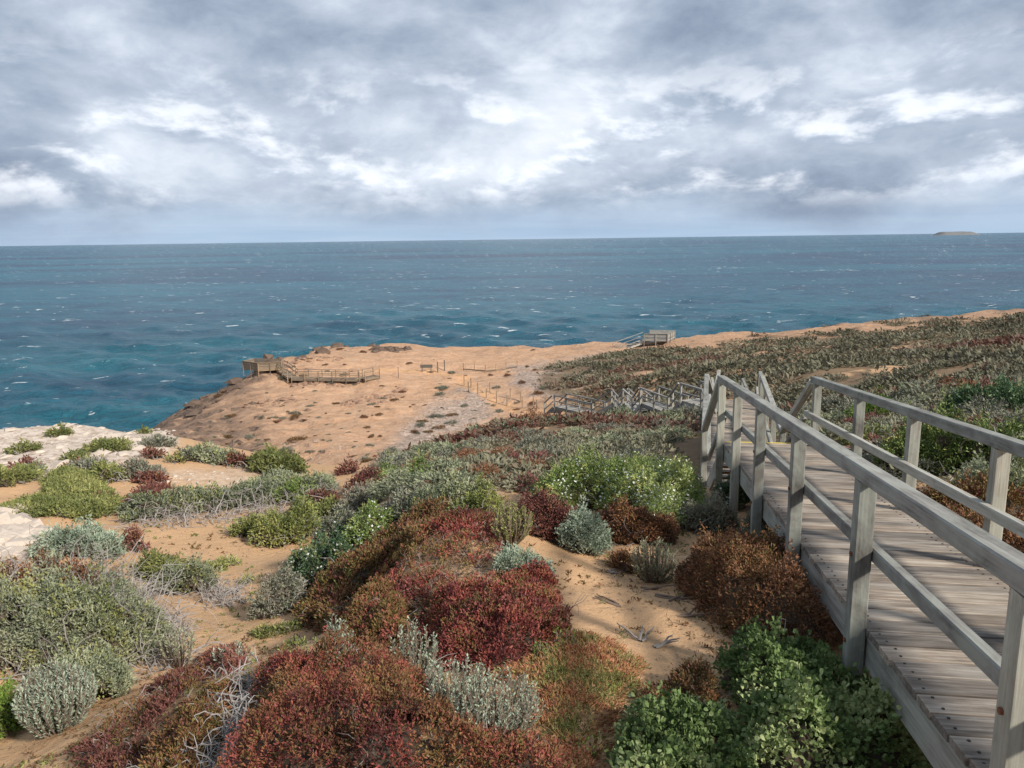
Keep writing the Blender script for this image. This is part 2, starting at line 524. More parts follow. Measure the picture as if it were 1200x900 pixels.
# the bare headland: pinkish calcrete and crust
hl = T.mix(T.ramp(n1, [(0.3, 0.0), (0.7, 1.0)]), (0.45, 0.265, 0.155), (0.54, 0.35, 0.225))
hl = T.mix(T.ramp(T.noise(T.vscale(pos, (0.5, 0.9, 1.0)), 1.0, 9, 0.7, 0.8), [(0.50, 0.0), (0.66, 0.6)]), hl, (0.32, 0.20, 0.13))
hl = T.mix(T.ramp(T.noise(pos, 3.2, 4, 0.7), [(0.56, 0.0), (0.70, 0.6)]), hl, (0.17, 0.12, 0.09))
c = T.mix(att('headland'), sand, hl)
# grey stony crust between path and slope
cr = T.mix(T.ramp(T.noise(pos, 2.6, 5, 0.7), [(0.42, 0.0), (0.62, 1.0)]), (0.22, 0.175, 0.15), (0.50, 0.41, 0.34))
c = T.mix(att('crust'), c, cr)
# weathered pale limestone
ls = T.mix(T.ramp(T.noise(pos, 3.5, 9, 0.72, 0.5), [(0.38, 0.0), (0.56, 1.0)]), (0.30, 0.22, 0.16), (0.60, 0.51, 0.425))
c = T.mix(att('lime'), c, ls)
# litter and soil under scrub
lt = T.mix(n2, (0.10, 0.075, 0.05), (0.24, 0.16, 0.095))
c = T.mix(att('litter'), c, lt)
# cliff rock
sl = smoothstep_nodes(T, T.n('ShaderNodeSeparateXYZ', {'Vector': geo.outputs['True Normal']}).outputs[2], 0.92, 0.70)
rk = T.mix(T.ramp(T.noise(pos, 0.9, 9, 0.7, 0.6), [(0.35, 0.0), (0.65, 1.0)]), (0.045, 0.036, 0.032), (0.24, 0.165, 0.12))
rimf = T.math('MULTIPLY', att('rim'), T.ramp(T.noise(T.vscale(pos, (0.35, 0.5, 1.2)), 1.0, 8, 0.68, 0.6), [(0.34, 0.0), (0.48, 1.0)]))
c = T.mix(T.math('MAXIMUM', T.math('MULTIPLY', sl, att('headland')), T.math('MULTIPLY', rimf, 0.85)), c, rk)
c = T.mix(att('track'), c, T.mix(n2, (0.50, 0.28, 0.15), (0.56, 0.35, 0.20)))
rockb = T.math('MULTIPLY', T.math('MULTIPLY', T.noise(pos, 0.9, 9, 0.68, 0.4), att('headland')), 7.0)
bh = T.math('ADD', T.math('ADD', rockb, T.math('MULTIPLY', n3, 0.12)), T.math('ADD', T.math('MULTIPLY', n2, 0.5), T.math('MULTIPLY', n4, 0.8)))
bmp = T.n('ShaderNodeBump', {'Height': bh, 'Strength': 0.6, 'Distance': 0.10})
bs = T.n('ShaderNodeBsdfPrincipled', {'Base Color': c, 'Roughness': 0.93, 'Specular IOR Level': 0.15, 'Normal': bmp.outputs[0]})
finish(T, bs.outputs[0])

na = 460
az = np.radians(np.linspace(-86, 86, na))
rr = np.concatenate([np.geomspace(0.7, 40, 240), np.linspace(40.4, 125, 210), np.geomspace(126, 190, 10)])
nr = len(rr)
Rg, Ag = np.meshgrid(rr, az, indexing='ij')
gx = Rg * np.sin(Ag); gy = Rg * np.cos(Ag) - 0.4
gz = H(gx, gy)
gp = np.stack([gx, gy, gz], -1)
gpx, gpy, gw = project(gp)
inS, _, _ = poly_dist(SCRUB, gpx.ravel(), gpy.ravel())
jit = (fbm(gx * 0.5, gy * 0.5, 91, 4) - 0.5).ravel()
litter = sstep(-6, 10, inS + jit * 40) * (fbm(gx * 0.45, gy * 0.45, 92, 4).ravel() > 0.40) * 0.9
litter *= (gw.ravel() > 0)
HEAD = [(420, 555), (470, 530), (560, 507), (625, 483), (690, 468), (650, 455), (640, 440), (720, 410), (840, 404), (1040, 386), (1200, 376), (1200, 300), (100, 300), (100, 500), (215, 503), (260, 528), (330, 540)]
hsd, _, _ = poly_dist(HEAD, gpx.ravel(), gpy.ravel())
headm = sstep(-4, 6, hsd + jit * 8) * (gy.ravel() > 30)
headm = np.maximum(headm, sstep(60, 80, gy.ravel()))
headm = np.maximum(headm, (gz.ravel() < CZ - 8.5) * (gpx.ravel() < 470) * 1.0)
CRUST = [(470, 500), (520, 462), (560, 452), (600, 470), (560, 500), (500, 530), (440, 545)]
csd, _, _ = poly_dist(CRUST, gpx.ravel(), gpy.ravel())
CRUST2 = [(600, 432), (690, 415), (760, 412), (700, 440), (640, 468), (600, 455)]
csd2, _, _ = poly_dist(CRUST2, gpx.ravel(), gpy.ravel())
crust = np.maximum(sstep(-8, 14, csd + jit * 30), sstep(-6, 10, csd2 + jit * 30)) * 0.8 * (gy.ravel() > 30)
LIME = [(-200, 490), (130, 485), (215, 505), (200, 530), (120, 545), (60, 552), (-200, 560)]
lsd, _, _ = poly_dist(LIME, gpx.ravel(), gpy.ravel())
LIME2 = [(-200, 610), (40, 590), (60, 640), (20, 665), (-200, 690)]
lsd2, _, _ = poly_dist(LIME2, gpx.ravel(), gpy.ravel())
LIME3 = [(195, 548), (280, 545), (320, 560), (280, 580), (200, 570)]
lsd3, _, _ = poly_dist(LIME3, gpx.ravel(), gpy.ravel())
lime = np.maximum(np.maximum(sstep(-8, 8, lsd + jit * 22), sstep(-4, 12, lsd2 + jit * 22)), 0.45 * sstep(-4, 12, lsd3 + jit * 22)) * (gy.ravel() < 40) * (gw.ravel() > 0)
TRACK = [at_z(646, 480, -15.4), at_z(612, 478, -16.0), at_z(594, 473, -16.2), at_z(568, 462, -16.3), at_z(550, 453, -16.35), at_z(540, 441, -16.3), at_z(500, 437, -16.3), at_z(445, 440, -16.4)]
tr = np.full(gx.size, 1e9)
for a_, b_ in zip(TRACK[:-1], TRACK[1:]):
    dx, dy = b_[0] - a_[0], b_[1] - a_[1]
    t = np.clip(((gx.ravel() - a_[0]) * dx + (gy.ravel() - a_[1]) * dy) / (dx * dx + dy * dy), 0, 1)
    tr = np.minimum(tr, np.hypot(a_[0] + t * dx - gx.ravel(), a_[1] + t * dy - gy.ravel()))
track = sstep(1.3, 0.7, tr)
coast_d, _, _ = poly_dist(COAST, gx.ravel(), gy.ravel())
rim = sstep(20, 3, coast_d + jit * 14) * (gy.ravel() > 45) * (0.15 + 0.85 * sstep(345, 290, gpx.ravel()))
idx = np.arange(na * nr).reshape(nr, na)
quads = np.stack([idx[:-1, :-1], idx[1:, :-1], idx[1:, 1:], idx[:-1, 1:]], -1).reshape(-1, 4)
# cells wholly under the sea are dropped
zq = gz.ravel()[quads].max(1)
quads = quads[zq > -3.0]
me = mesh_np('ground', gp.reshape(-1, 3), [quads[:, ::-1]], {'headland': headm, 'crust': crust, 'lime': lime, 'litter': np.clip(litter, 0, 1), 'track': track, 'rim': rim}, smooth=True)
tag(link('ground', me, mt_gr), 'sandy dunes and bare pinkish headland above the sea', None, None, 'structure')

# far island on the horizon
ic = at_d(1103, 14000, 0)
ix = np.linspace(-380, 420, 41); iy = np.linspace(-200, 200, 9)
IX, IY = np.meshgrid(ix, iy)
prof = np.clip(np.minimum((IX + 380) / 150, (420 - IX) / 170), 0, 1)
IZ = 62 * sstep(0, 1, prof) * np.clip(1.3 - (IY / 200) ** 2 * 1.5, 0, 1) * (0.85 + 0.3 * fbm(IX * 0.01, IY * 0.01, 4)) - 2
ii = np.arange(IX.size).reshape(IX.shape)
q = np.stack([ii[:-1, :-1], ii[:-1, 1:], ii[1:, 1:], ii[1:, :-1]], -1).reshape(-1, 4)
mt_is, T = material('island_rock')
pos = T.n('ShaderNodeNewGeometry').outputs['Position']
bs = T.n('ShaderNodeBsdfPrincipled', {'Base Color': T.mix(T.noise(pos, 0.01, 4), (0.12, 0.125, 0.13), (0.18, 0.18, 0.18)), 'Roughness': 0.95})
finish(T, bs.outputs[0])
tag(link('island', mesh_np('island', np.stack([IX + ic[0], IY + ic[1], IZ], -1).reshape(-1, 3), [q], smooth=True), mt_is), 'low flat island far off on the sea horizon', None, None, 'structure')

# ------------------------------------------------------------------ timber
def wood(name, dark, midc, pale, lichen=0.0, streak=0.5):
    mt, T = material(name)
    oc = T.n('ShaderNodeTexCoord').outputs['Object']
    rnd = T.n('ShaderNodeObjectInfo').outputs['Random']
    off = T.n('ShaderNodeCombineXYZ', {'X': T.math('MULTIPLY', rnd, 37.0), 'Y': T.math('MULTIPLY', rnd, 11.0), 'Z': T.math('MULTIPLY', rnd, 5.0)}).outputs[0]
    v = T.n('ShaderNodeVectorMath', {0: oc, 1: off}, operation='ADD').outputs[0]
    grain = T.noise(T.vscale(v, (2.2, 70, 70)), 1.0, 5, 0.6, 0.3)
    band = T.noise(T.vscale(v, (1.1, 9, 9)), 1.0, 6, 0.6, 1.6)
    blot = T.noise(T.vscale(v, (1.6, 3, 3)), 1.0, 5, 0.6, 0.5)
    c = T.ramp(T.math('ADD', T.math('MULTIPLY', band, 0.55), T.math('MULTIPLY', grain, 0.45)), [(0.32, dark), (0.5, midc), (0.66, pale)])
    c = T.mix(T.math('MULTIPLY', T.ramp(blot, [(0.5, 0.0), (0.68, 1.0)]), streak), c, pale)
    c = T.mix(T.math('MULTIPLY', T.ramp(blot, [(0.32, 1.0), (0.46, 0.0)]), 0.55), c, dark)
    hsv = T.n('ShaderNodeHueSaturation', {'Color': c, 'Value': T.math('ADD', 0.58, T.math('MULTIPLY', rnd, 0.7)), 'Saturation': T.math('ADD', 0.75, T.math('MULTIPLY', rnd, 0.4))})
    c = hsv.outputs[0]
    if lichen:
        l = T.noise(T.vscale(v, (3, 5, 5)), 1.0, 7, 0.65, 0.5)
        c = T.mix(T.math('MULTIPLY', T.ramp(l, [(0.42, 0.0), (0.60, 1.0)]), lichen), c, (0.38, 0.41, 0.35))
    bmp = T.n('ShaderNodeBump', {'Height': T.math('ADD', grain, T.math('MULTIPLY', band, 0.6)), 'Strength': 0.5, 'Distance': 0.004})
    bs = T.n('ShaderNodeBsdfPrincipled', {'Base Color': c, 'Roughness': 0.82, 'Specular IOR Level': 0.25, 'Normal': bmp.outputs[0]})
    finish(T, bs.outputs[0])
    return mt


M_PLANK = wood('weathered_deck_timber', (0.07, 0.055, 0.043), (0.235, 0.192, 0.152), (0.45, 0.40, 0.335), 0.0, 0.45)
M_RAIL = wood('weathered_rail_timber', (0.12, 0.11, 0.09), (0.30, 0.285, 0.25), (0.44, 0.42, 0.375), 0.38, 0.35)
M_POST = wood('lichened_post_timber', (0.11, 0.098, 0.078), (0.26, 0.245, 0.205), (0.38, 0.365, 0.31), 0.42, 0.3)
M_SLAT = wood('tan_slat_timber', (0.14, 0.10, 0.07), (0.225, 0.165, 0.11), (0.30, 0.235, 0.165), 0.0, 0.3)
M_FAR = wood('bleached_far_timber', (0.17, 0.16, 0.14), (0.28, 0.27, 0.24), (0.38, 0.365, 0.33), 0.0, 0.3)


def plain(name, col, rough=0.7, metal=0.0):
    mt, T = material(name)
    oc = T.n('ShaderNodeTexCoord').outputs['Object']
    c = T.mix(T.noise(oc, 14.0, 5, 0.6), tuple(v * 0.75 for v in col), tuple(min(1, v * 1.2) for v in col))
    bs = T.n('ShaderNodeBsdfPrincipled', {'Base Color': c, 'Roughness': rough, 'Metallic': metal})
    finish(T, bs.outputs[0])
    return mt


M_YEL = plain('worn_yellow_paint', (0.62, 0.48, 0.08), 0.7)
M_RUST = plain('rusty_bolt', (0.20, 0.08, 0.04), 0.7, 0.3)
M_NAIL = plain('dark_nail', (0.035, 0.03, 0.027), 0.6, 0.4)
M_WIRE = plain('galvanised_wire', (0.25, 0.24, 0.22), 0.5, 0.6)
M_SIGN = plain('sign_board', (0.10, 0.09, 0.075), 0.6)

_box_cache = {}


def box_mesh(L, w, h, ch=0.006):
    """beam along local x, centred, with chamfered long edges"""
    key = (round(L, 3), round(w, 4), round(h, 4), ch)
    if key in _box_cache:
        return _box_cache[key]
    a, b = w / 2, h / 2
    c = min(ch, a * 0.45, b * 0.45)
    prof = [(-a + c, -b), (a - c, -b), (a, -b + c), (a, b - c), (a - c, b), (-a + c, b), (-a, b - c), (-a, -b + c)]
    V = [(-L / 2, y, z) for y, z in prof] + [(L / 2, y, z) for y, z in prof]
    F = np.array([[i, (i + 1) % 8, 8 + (i + 1) % 8, 8 + i] for i in range(8)])
    caps = np.array([[7, 6, 5, 4, 3, 2, 1, 0], [8, 9, 10, 11, 12, 13, 14, 15]])
    me = mesh_np('timber', np.array(V), [F, caps])
    _box_cache[key] = me
    return me


_mat_cache = {}


def with_mat(me, mat):
    key = (me.name, mat.name)
    if key not in _mat_cache:
        if len(me.materials) == 0:
            me.materials.append(mat); _mat_cache[key] = me
        else:
            m2 = me.copy(); m2.materials.clear(); m2.materials.append(mat); _mat_cache[key] = m2
    return _mat_cache[key]


def beam(name, p0, p1, w, h, mat, parent, up=(0, 0, 1), ch=0.006, roll=0.0):
    p0 = Vector(tuple(map(float, p0))); p1 = Vector(tuple(map(float, p1)))
    x = (p1 - p0); L = x.length; x.normalize()
    u = Vector(tuple(map(float, up)))
    y = u.cross(x)
    if y.length < 1e-4:
        y = Vector((1, 0, 0)).cross(x)
    y.normalize(); z = x.cross(y)
    M = Matrix.Identity(4)
    for i in range(3):
        M[i][0] = x[i]; M[i][1] = y[i]; M[i][2] = z[i]; M[i][3] = (p0[i] + p1[i]) / 2
    if roll:
        M = M @ Matrix.Rotation(roll, 4, 'X')
    return link(name, with_mat(box_mesh(L, w, h, ch), mat), None, parent, mw=M)


UP = np.array([0, 0, 1.0])


def perp(a, b):
    d = np.array(b, float) - np.array(a, float); d[2] = 0
    d /= np.linalg.norm(d)
    return np.array([d[1], -d[0], 0])      # to the right of travel


def deck(name, label, cat, a, b, width, left=None, right=None, rail_h=1.0, mats=(M_PLANK, M_RAIL, M_POST), pw=0.19, group=None, nose=False,
         midrail=True, rails=(True, True), bolts=False, rail_ext=(0.0, 0.0), post=0.10, rail_size=(0.10, 0.09), gnd=True):
    """a straight walkway section: planks, edge stringers, posts and rails. a, b: deck-top centre points"""
    a = np.array(a, float); b = np.array(b, float)
    L = np.linalg.norm(b - a); e = (b - a) / L
    s = perp(a, b); n = np.cross(s, e)
    root = empty(name, (a + b) / 2)
    tag(root, label, cat, group)
    k = max(1, int(round(L / pw)))
    stp = L / k
    rr_ = random.Random(int(L * 1000) + len(name))
    for i in range(k):
        c = a + e * (stp * (i + 0.5)) + n * (-0.0225 + rr_.uniform(-0.002, 0.002))
        j = rr_.uniform(-0.006, 0.006)
        beam('plank', c - s * (width / 2 + j), c + s * (width / 2 + rr_.uniform(-0.006, 0.006)), stp - 0.019, 0.045, mats[0], root, up=n, ch=0.004, roll=rr_.choice([0, math.pi]))
    if bolts:
        for i in range(k):
            t_ = stp * (i + 0.5)
            if t_ < 3.0 or t_ > 10.5:
                continue
            for sg in (-1, 1):
                for w_ in (-0.05, 0.05):
                    q_ = a + e * (t_ + w_ + rr_.uniform(-0.008, 0.008)) + s * sg * (width / 2 - 0.06 + rr_.uniform(-0.012, 0.012))
                    beam('nail', q_ - n * 0.004, q_ + n * 0.0035, 0.013, 0.013, M_NAIL, root, up=s, ch=0.004)
    for sg in (-1, 1):
        off = s * sg * (width / 2 - 0.03) - n * (0.045 + 0.11)
        beam('stringer', a + off, b + off, 0.045, 0.21, mats[1], root, up=n)
    if nose:
        c = b - e * 0.035 + n * 0.004
        beam('step_nosing', c - s * (width / 2 - 0.04), c + s * (width / 2 - 0.04), 0.045, 0.008, M_YEL, root, up=n, ch=0.002)
    for sg, lst, on in ((-1, left, rails[0]), (1, right, rails[1])):
        if not on:
            continue
        if lst is None:
            q = max(1, int(round(L / 1.75)))
            lst = [L * (i / q) for i in range(q + 1)]
            lst[0] += 0.06; lst[-1] -= 0.06
        X = width / 2 + post / 2 + 0.003
        for t in lst:
            top = a + e * t + s * sg * X + UP * (rail_h - rail_size[1] * 1.0)
            bz = a + e * t + s * sg * X
            gz_ = float(H(bz[0], bz[1])) - 0.12 if gnd else bz[2] - 0.4
            bz = np.array([bz[0], bz[1], min(gz_, bz[2] - 0.25)])
            po = beam('post', bz, top, post, post, mats[2], root, up=s)
            if bolts:
                for hh in (0.455, -0.10):
                    q_ = a + e * t + s * sg * (X + post / 2) + UP * hh
                    beam('bolt', q_, q_ + s * sg * 0.012, 0.024, 0.024, M_RUST, root, ch=0.008)
        hr0 = a - e * rail_ext[0] + s * sg * X + UP * (rail_h - rail_size[1] / 2)
        hr1 = b + e * rail_ext[1] + s * sg * X + UP * (rail_h - rail_size[1] / 2)
        beam('handrail', hr0, hr1, rail_size[0] + 0.006, rail_size[1], mats[1], root, up=n, ch=0.008)
        if midrail:
            mX = width / 2 - 0.035
            beam('midrail', a + s * sg * mX + UP * 0.455, b + s * sg * mX + UP * 0.455, 0.065, 0.085, mats[1], root, up=n, ch=0.008)
    return root


def stairs(name, label, cat, a, b, width, rail_h=1.0, mats=(M_PLANK, M_RAIL, M_POST), group=None, rails=(True, True), post=0.10, rail_size=(0.10, 0.09), riser=0.17):
    """a flight from deck level a down to deck level b"""
    a = np.array(a, float); b = np.array(b, float)
    root = empty(name, (a + b) / 2)
    tag(root, label, cat, group)
    s = perp(a, b)
    nr_ = max(2, int(round((a[2] - b[2]) / riser)))
    hor = (b - a); hor[2] = 0
    Lh = np.linalg.norm(hor); e = hor / Lh
    run = Lh / nr_; rise = (a[2] - b[2]) / nr_
    for i in range(1, nr_):
        c = a + e * run * (i - 0.5) - UP * (rise * i + 0.0225)
        for q_ in (-0.25, 0.25):
            beam('tread', c + e * run * q_ - s * (width / 2 - 0.045), c + e * run * q_ + s * (width / 2 - 0.045), run * 0.5 - 0.006, 0.045, mats[0], root, up=UP, ch=0.004)
    d = (b - a) / np.linalg.norm(b - a)
    n = np.cross(s, d)
    for sg in (-1, 1):
        off = s * sg * (width / 2 - 0.022) - UP * 0.16
        beam('stringer', a + off + d * 0.03, b + off + UP * 0.0 - d * 0.02, 0.042, 0.26, mats[1], root, up=n)
    for sg, on in ((-1, rails[0]), (1, rails[1])):
        if not on:
            continue
        X = width / 2 + post / 2 + 0.003
        bz = b + s * sg * X - d * 0.05
        beam('post', np.array([bz[0], bz[1], min(float(H(bz[0], bz[1])) - 0.12, bz[2] - 0.2)]), bz + UP * (rail_h - 0.08), post, post, mats[2], root, up=s)
        o_ = s * sg * X + UP * (rail_h - 0.055)
        beam('handrail', a + o_ + d * 0.06, b + o_ - d * 0.02, rail_size[0], rail_size[1], mats[1], root, up=n, ch=0.008)
        o_ = s * sg * (width / 2 - 0.035) + UP * 0.42
        beam('midrail', a + o_ + d * 0.04, b + o_ - d * 0.04, 0.06, 0.08, mats[1], root, up=n, ch=0.008)
    return root


# ---- the near ramp
XC = (RAMP_L + RAMP_R) / 2
T0, T1 = -1.2, 11.67
a = ramp_pt(T0, XC); b = ramp_pt(T1, XC)
deck('boardwalk_ramp', 'weathered grey timber boardwalk ramp with rails, its end plank edged in yellow', 'boardwalk', a, b, RAMP_R - RAMP_L,
     left=[t - T0 for t in (-0.6, 1.15, 2.9, 4.75, 6.5, 8.25, 9.9, 11.5)], right=[t - T0 for t in (-0.9, 0.85, 2.55, 4.3, 6.05, 7.75, 9.45, 11.45)], nose=True, bolts=True)

# ---- flights and landings dropping away behind it
def wp(px, d, z):
    return at_d(px, d, z) + CAM


b0 = ramp_pt(T1, XC)
dn = E_.copy(); dn[2] = 0; dn /= np.linalg.norm(dn)
p1 = b0 + dn * 2.0 - UP * 1.27
p2 = wp(860, 18.5, 0); p2[2] = p1[2] - 0.05
p3 = wp(866, 20.6, 0); p3[2] = p2[2] - 1.0
p4 = wp(866, 25.0, 0); p4[2] = p3[2] - 0.03
p5 = wp(862, 28.0, 0); p5[2] = p4[2] - 1.75
p6 = wp(852, 33.5, 0); p6[2] = p5[2] - 0.05
p7 = wp(846, 36.5, 0); p7[2] = CZ - 8.9
p8 = wp(838, 40.0, 0); p8[2] = CZ - 8.95
stairs('boardwalk_stairs', 'short timber stair dropping from the yellow edged end of the near ramp', 'stairs', b0, p1, 1.2)
deck('boardwalk_landing', 'grey timber landing at the foot of the stair from the near ramp', 'boardwalk', p1 + dn * 0.01, p2, 1.2, rails=(True, True))
stairs('boardwalk_stairs', 'second timber stair down the slope, below the first landing', 'stairs', p2, p3, 1.2)
deck('boardwalk_landing', 'second timber landing down the slope, half hidden by ramp posts', 'boardwalk', p3, p4, 1.2)
stairs('boardwalk_stairs', 'third timber stair, hidden behind the near ramp posts', 'stairs', p4, p5, 1.2)
deck('boardwalk_landing', 'third timber landing down the slope before the walkway turns seaward', 'boardwalk', p5, p6, 1.2)
stairs('boardwalk_stairs', 'fourth timber stair ending where the walkway turns towards the bare headland', 'stairs', p6, p7, 1.2)
FM = (M_FAR, M_FAR, M_FAR)
kw = dict(mats=FM, rail_size=(0.10, 0.09))
deck('boardwalk_landing', 'corner timber landing where the far walkway turns towards the bare headland', 'boardwalk', p7, p8, 1.2, rails=(True, False), **kw)
q0 = wp(835, 40.4, 0); q0[2] = p8[2] - 0.01
q1 = wp(809, 42.2, -8.95)
q2 = wp(796, 44.6, -10.3)
q3 = wp(761, 48.0, -10.32)
q4 = wp(753, 49.6, -11.3)
q5 = wp(741, 52.4, -11.3)
q6 = wp(736, 54.0, -12.2)
q7 = wp(727, 57.0, -12.2)
q8 = wp(702, 60.6, -14.0)
q9 = wp(656, 64.4, -14.05)
q10 = wp(646, 66.6, -15.2)
for i, (a_, b_) in enumerate([(q0, q1), (q2, q3), (q4, q5), (q6, q7), (q8, q9)]):
    deck('boardwalk_landing', ['topmost railed deck of the far zigzag walkway above the headland track', 'long railed deck of the far walkway, second from its top corner',
                               'short railed deck in the middle of the far zigzag walkway', 'short railed deck of the far walkway above its longest flight',
                               'lowest railed deck of the far walkway, nearest the headland track'][i], 'boardwalk', a_, b_, 1.2, **kw)
for i, (a_, b_) in enumerate([(q1, q2), (q3, q4), (q5, q6), (q7, q8), (q9, q10)]):
    stairs('boardwalk_stairs', ['top flight of the far zigzag walkway, beside its corner landing', 'second flight down the far zigzag walkway', 'third flight down the far zigzag walkway',
                                'longest flight of the far walkway, above its lowest deck', 'last flight of the far walkway, meeting the headland track'][i], 'stairs', a_, b_, 1.2, **kw)

# ---- lookout platform on the headland's left edge, with its walkway
def hpt(px, d, dz=0.0):
    p = wp(px, d, 0); p[2] = float(H(p[0], p[1])) + dz
    return p


def slat_fence(root, a, b, h, mat, n_sl=7, posts=1.6, base=0.0):
    a = np.array(a, float); b = np.array(b, float)
    L = np.linalg.norm(b - a); e = (b - a) / L
    for i in range(n_sl):
        z = base + 0.08 + (h - 0.14) * i / (n_sl - 1)
        beam('slat', a + UP * z, b + UP * z, 0.03, (h - 0.14) / (n_sl - 1) * 0.86, mat, root)
    k = max(1, int(round(L / posts)))
    s = perp(a, b)
    for i in range(k + 1):
        c = a + e * L * i / k + s * 0.07
        beam('post', c - UP * 0.8, c + UP * (h + base), 0.09, 0.09, mat, root, up=s)
    beam('handrail', a + UP * (h + base + 0.03) + s * 0.04, b + UP * (h + base + 0.03) + s * 0.04, 0.14, 0.05, mat, root)


Z1 = CZ - 15.6
A1 = wp(287, 92.0, 0); A2 = wp(304, 90.2, 0); A3 = wp(331, 91.2, 0); A4 = wp(333, 93.0, 0); A5 = wp(300, 93.8, 0)
Z1 = CZ - 15.1
for p in (A1, A2, A3, A4, A5): p[2] = Z1
root = empty('lookout_platform', (A1 + A3) / 2)
tag(root, 'slatted tan timber lookout platform on the headland edge over the sea', 'platform')
for pa, pb in ((A1, A2), (A2, A3), (A3, A4), (A5, A1), (A4, A5)):
    slat_fence(root, pa, pb, 1.0, M_SLAT, n_sl=8)
for i in range(22):
    t = (i + 0.5) / 22
    l = A1 * (1 - t) + A2 * t if False else A1 * (1 - t) + A3 * t
    r = A5 * (1 - t) + A4 * t
    dd = (A3 - A1) / np.linalg.norm(A3 - A1)
    beam('plank', l - UP * 0.02, r - UP * 0.02, np.linalg.norm(A3 - A1) / 22 - 0.01, 0.045, M_SLAT, root)
B = [wp(332, 91.6, 0), wp(344, 88.4, 0), wp(424, 87.5, 0), wp(442, 89.0, 0)]
zz_ = [Z1 - 0.02, Z1 - 0.45, Z1 - 0.5, Z1 - 0.42]
for p, z in zip(B, zz_): p[2] = z
kw2 = dict(mats=(M_SLAT, M_SLAT, M_SLAT), post=0.08, rail_size=(0.08, 0.06), pw=0.3, midrail=True, rail_h=0.9)
deck('lookout_walkway', 'tan timber ramp joining the lookout platform to its long walkway', 'boardwalk', B[0], B[1], 1.2, **kw2)
deck('lookout_walkway', 'long straight tan timber walkway leading to the lookout platform', 'boardwalk', B[1], B[2], 1.2, **kw2)
deck('lookout_walkway', 'short end section of the lookout walkway, on the sand', 'boardwalk', B[2], B[3], 1.2, **kw2)

# ---- viewing platform by the far cliff edge
Z2 = CZ - 15.05
C1 = wp(754, 114.0, 0); C2 = wp(781, 113.0, 0); C3 = wp(789, 117.0, 0); C4 = wp(760, 118.0, 0)
for p in (C1, C2, C3, C4): p[2] = Z2 - 0.1
root = empty('viewing_platform', (C1 + C3) / 2)
tag(root, 'railed timber viewing platform with stairs at the far cliff edge', 'platform')
M_TAN = M_FAR
for pa, pb in ((C1, C2), (C2, C3), (C3, C4)):
    slat_fence(root, pa, pb, 1.05, M_TAN, n_sl=6, posts=1.5)
for i in range(16):
    t = (i + 0.5) / 16
    beam('plank', C1 * (1 - t) + C2 * t - UP * 0.05, C4 * (1 - t) + C3 * t - UP * 0.05, 0.19, 0.05, M_TAN, root)
C5 = (C1 + C4) / 2 - UP * 0.02
C6 = wp(722, 113.0, 0); C6[2] = float(H(C6[0], C6[1])) + 0.15
C6[2] = min(C6[2], C5[2] - 1.2)
stairs('viewing_stairs', 'timber stair climbing to the viewing platform at the far cliff edge', 'stairs', C5, C6, 1.6, mats=(M_TAN, M_TAN, M_TAN))

# ---- bollards along the sandy track, light fence and sign posts
for i, (px, py) in enumerate([(544, 452), (549, 459), (552, 454), (560, 462), (570, 467), (574, 460), (582, 472), (594, 476), (598, 467), (612, 479), (625, 476), (629, 481), (640, 478), (610, 471)]):
    p = ground(px, py)[0]
    tall = 1.05 if i % 3 else 1.2
    root = empty('track_post', p)
    tag(root, 'thin dark timber post beside the sandy headland track', 'post', 'posts along the headland track')
    beam('shaft', p - UP * 0.3, p + UP * tall, 0.11, 0.11, M_SLAT, root)
    beam('cap', p + UP * tall, p + UP * (tall + 0.03), 0.12, 0.12, M_SLAT, root)
fpts = [ground(px, py)[0] for px, py in [(543, 434), (556, 435), (569, 436), (581, 435), (593, 433), (606, 431)]]
root = empty('wire_fence', fpts[2])
tag(root, 'low post and rail fence on the pale crust of the headland', 'fence')
for p in fpts:
    beam('post', p - UP * 0.3, p + UP * 0.95, 0.09, 0.09, M_SLAT, root)
for p, q in zip(fpts[:-1], fpts[1:]):
    beam('bottom_rail', p + UP * 0.16, q + UP * 0.16, 0.06, 0.14, M_SLAT, root)
    for hh in (0.5, 0.85):
        beam('wire', p + UP * hh, q + UP * hh, 0.018, 0.018, M_WIRE, root, ch=0.004)
for px, py, two in [(500, 437, True), (513, 436, False), (521, 434, False), (467, 443, False)]:
    p = ground(px, py)[0]
    root = empty('sign_post', p)
    tag(root, {500: 'small dark sign board on two posts on the open headland', 513: 'dark marker post next to the small sign board', 521: 'dark marker post between the sign board and the wire fence',
               467: 'thin lone stake near the end of the lookout walkway'}[px], 'sign' if two else 'post')
    if two:
        for k in (-0.55, 0.55):
            beam('post', p + np.array([k, 0, -0.3]), p + np.array([k, 0, 1.0]), 0.09, 0.09, M_SIGN, root)
        beam('sign_panel', p + np.array([-0.75, -0.07, 0.85]), p + np.array([0.75, -0.07, 0.85]), 0.04, 0.4, M_SIGN, root)
    else:
        beam('shaft', p - UP * 0.3, p + UP * 1.25, 0.12 if px != 467 else 0.06, 0.12 if px != 467 else 0.06, M_SIGN, root)
        beam('cap', p + UP * 1.25, p + UP * 1.29, 0.13, 0.13, M_SIGN, root)


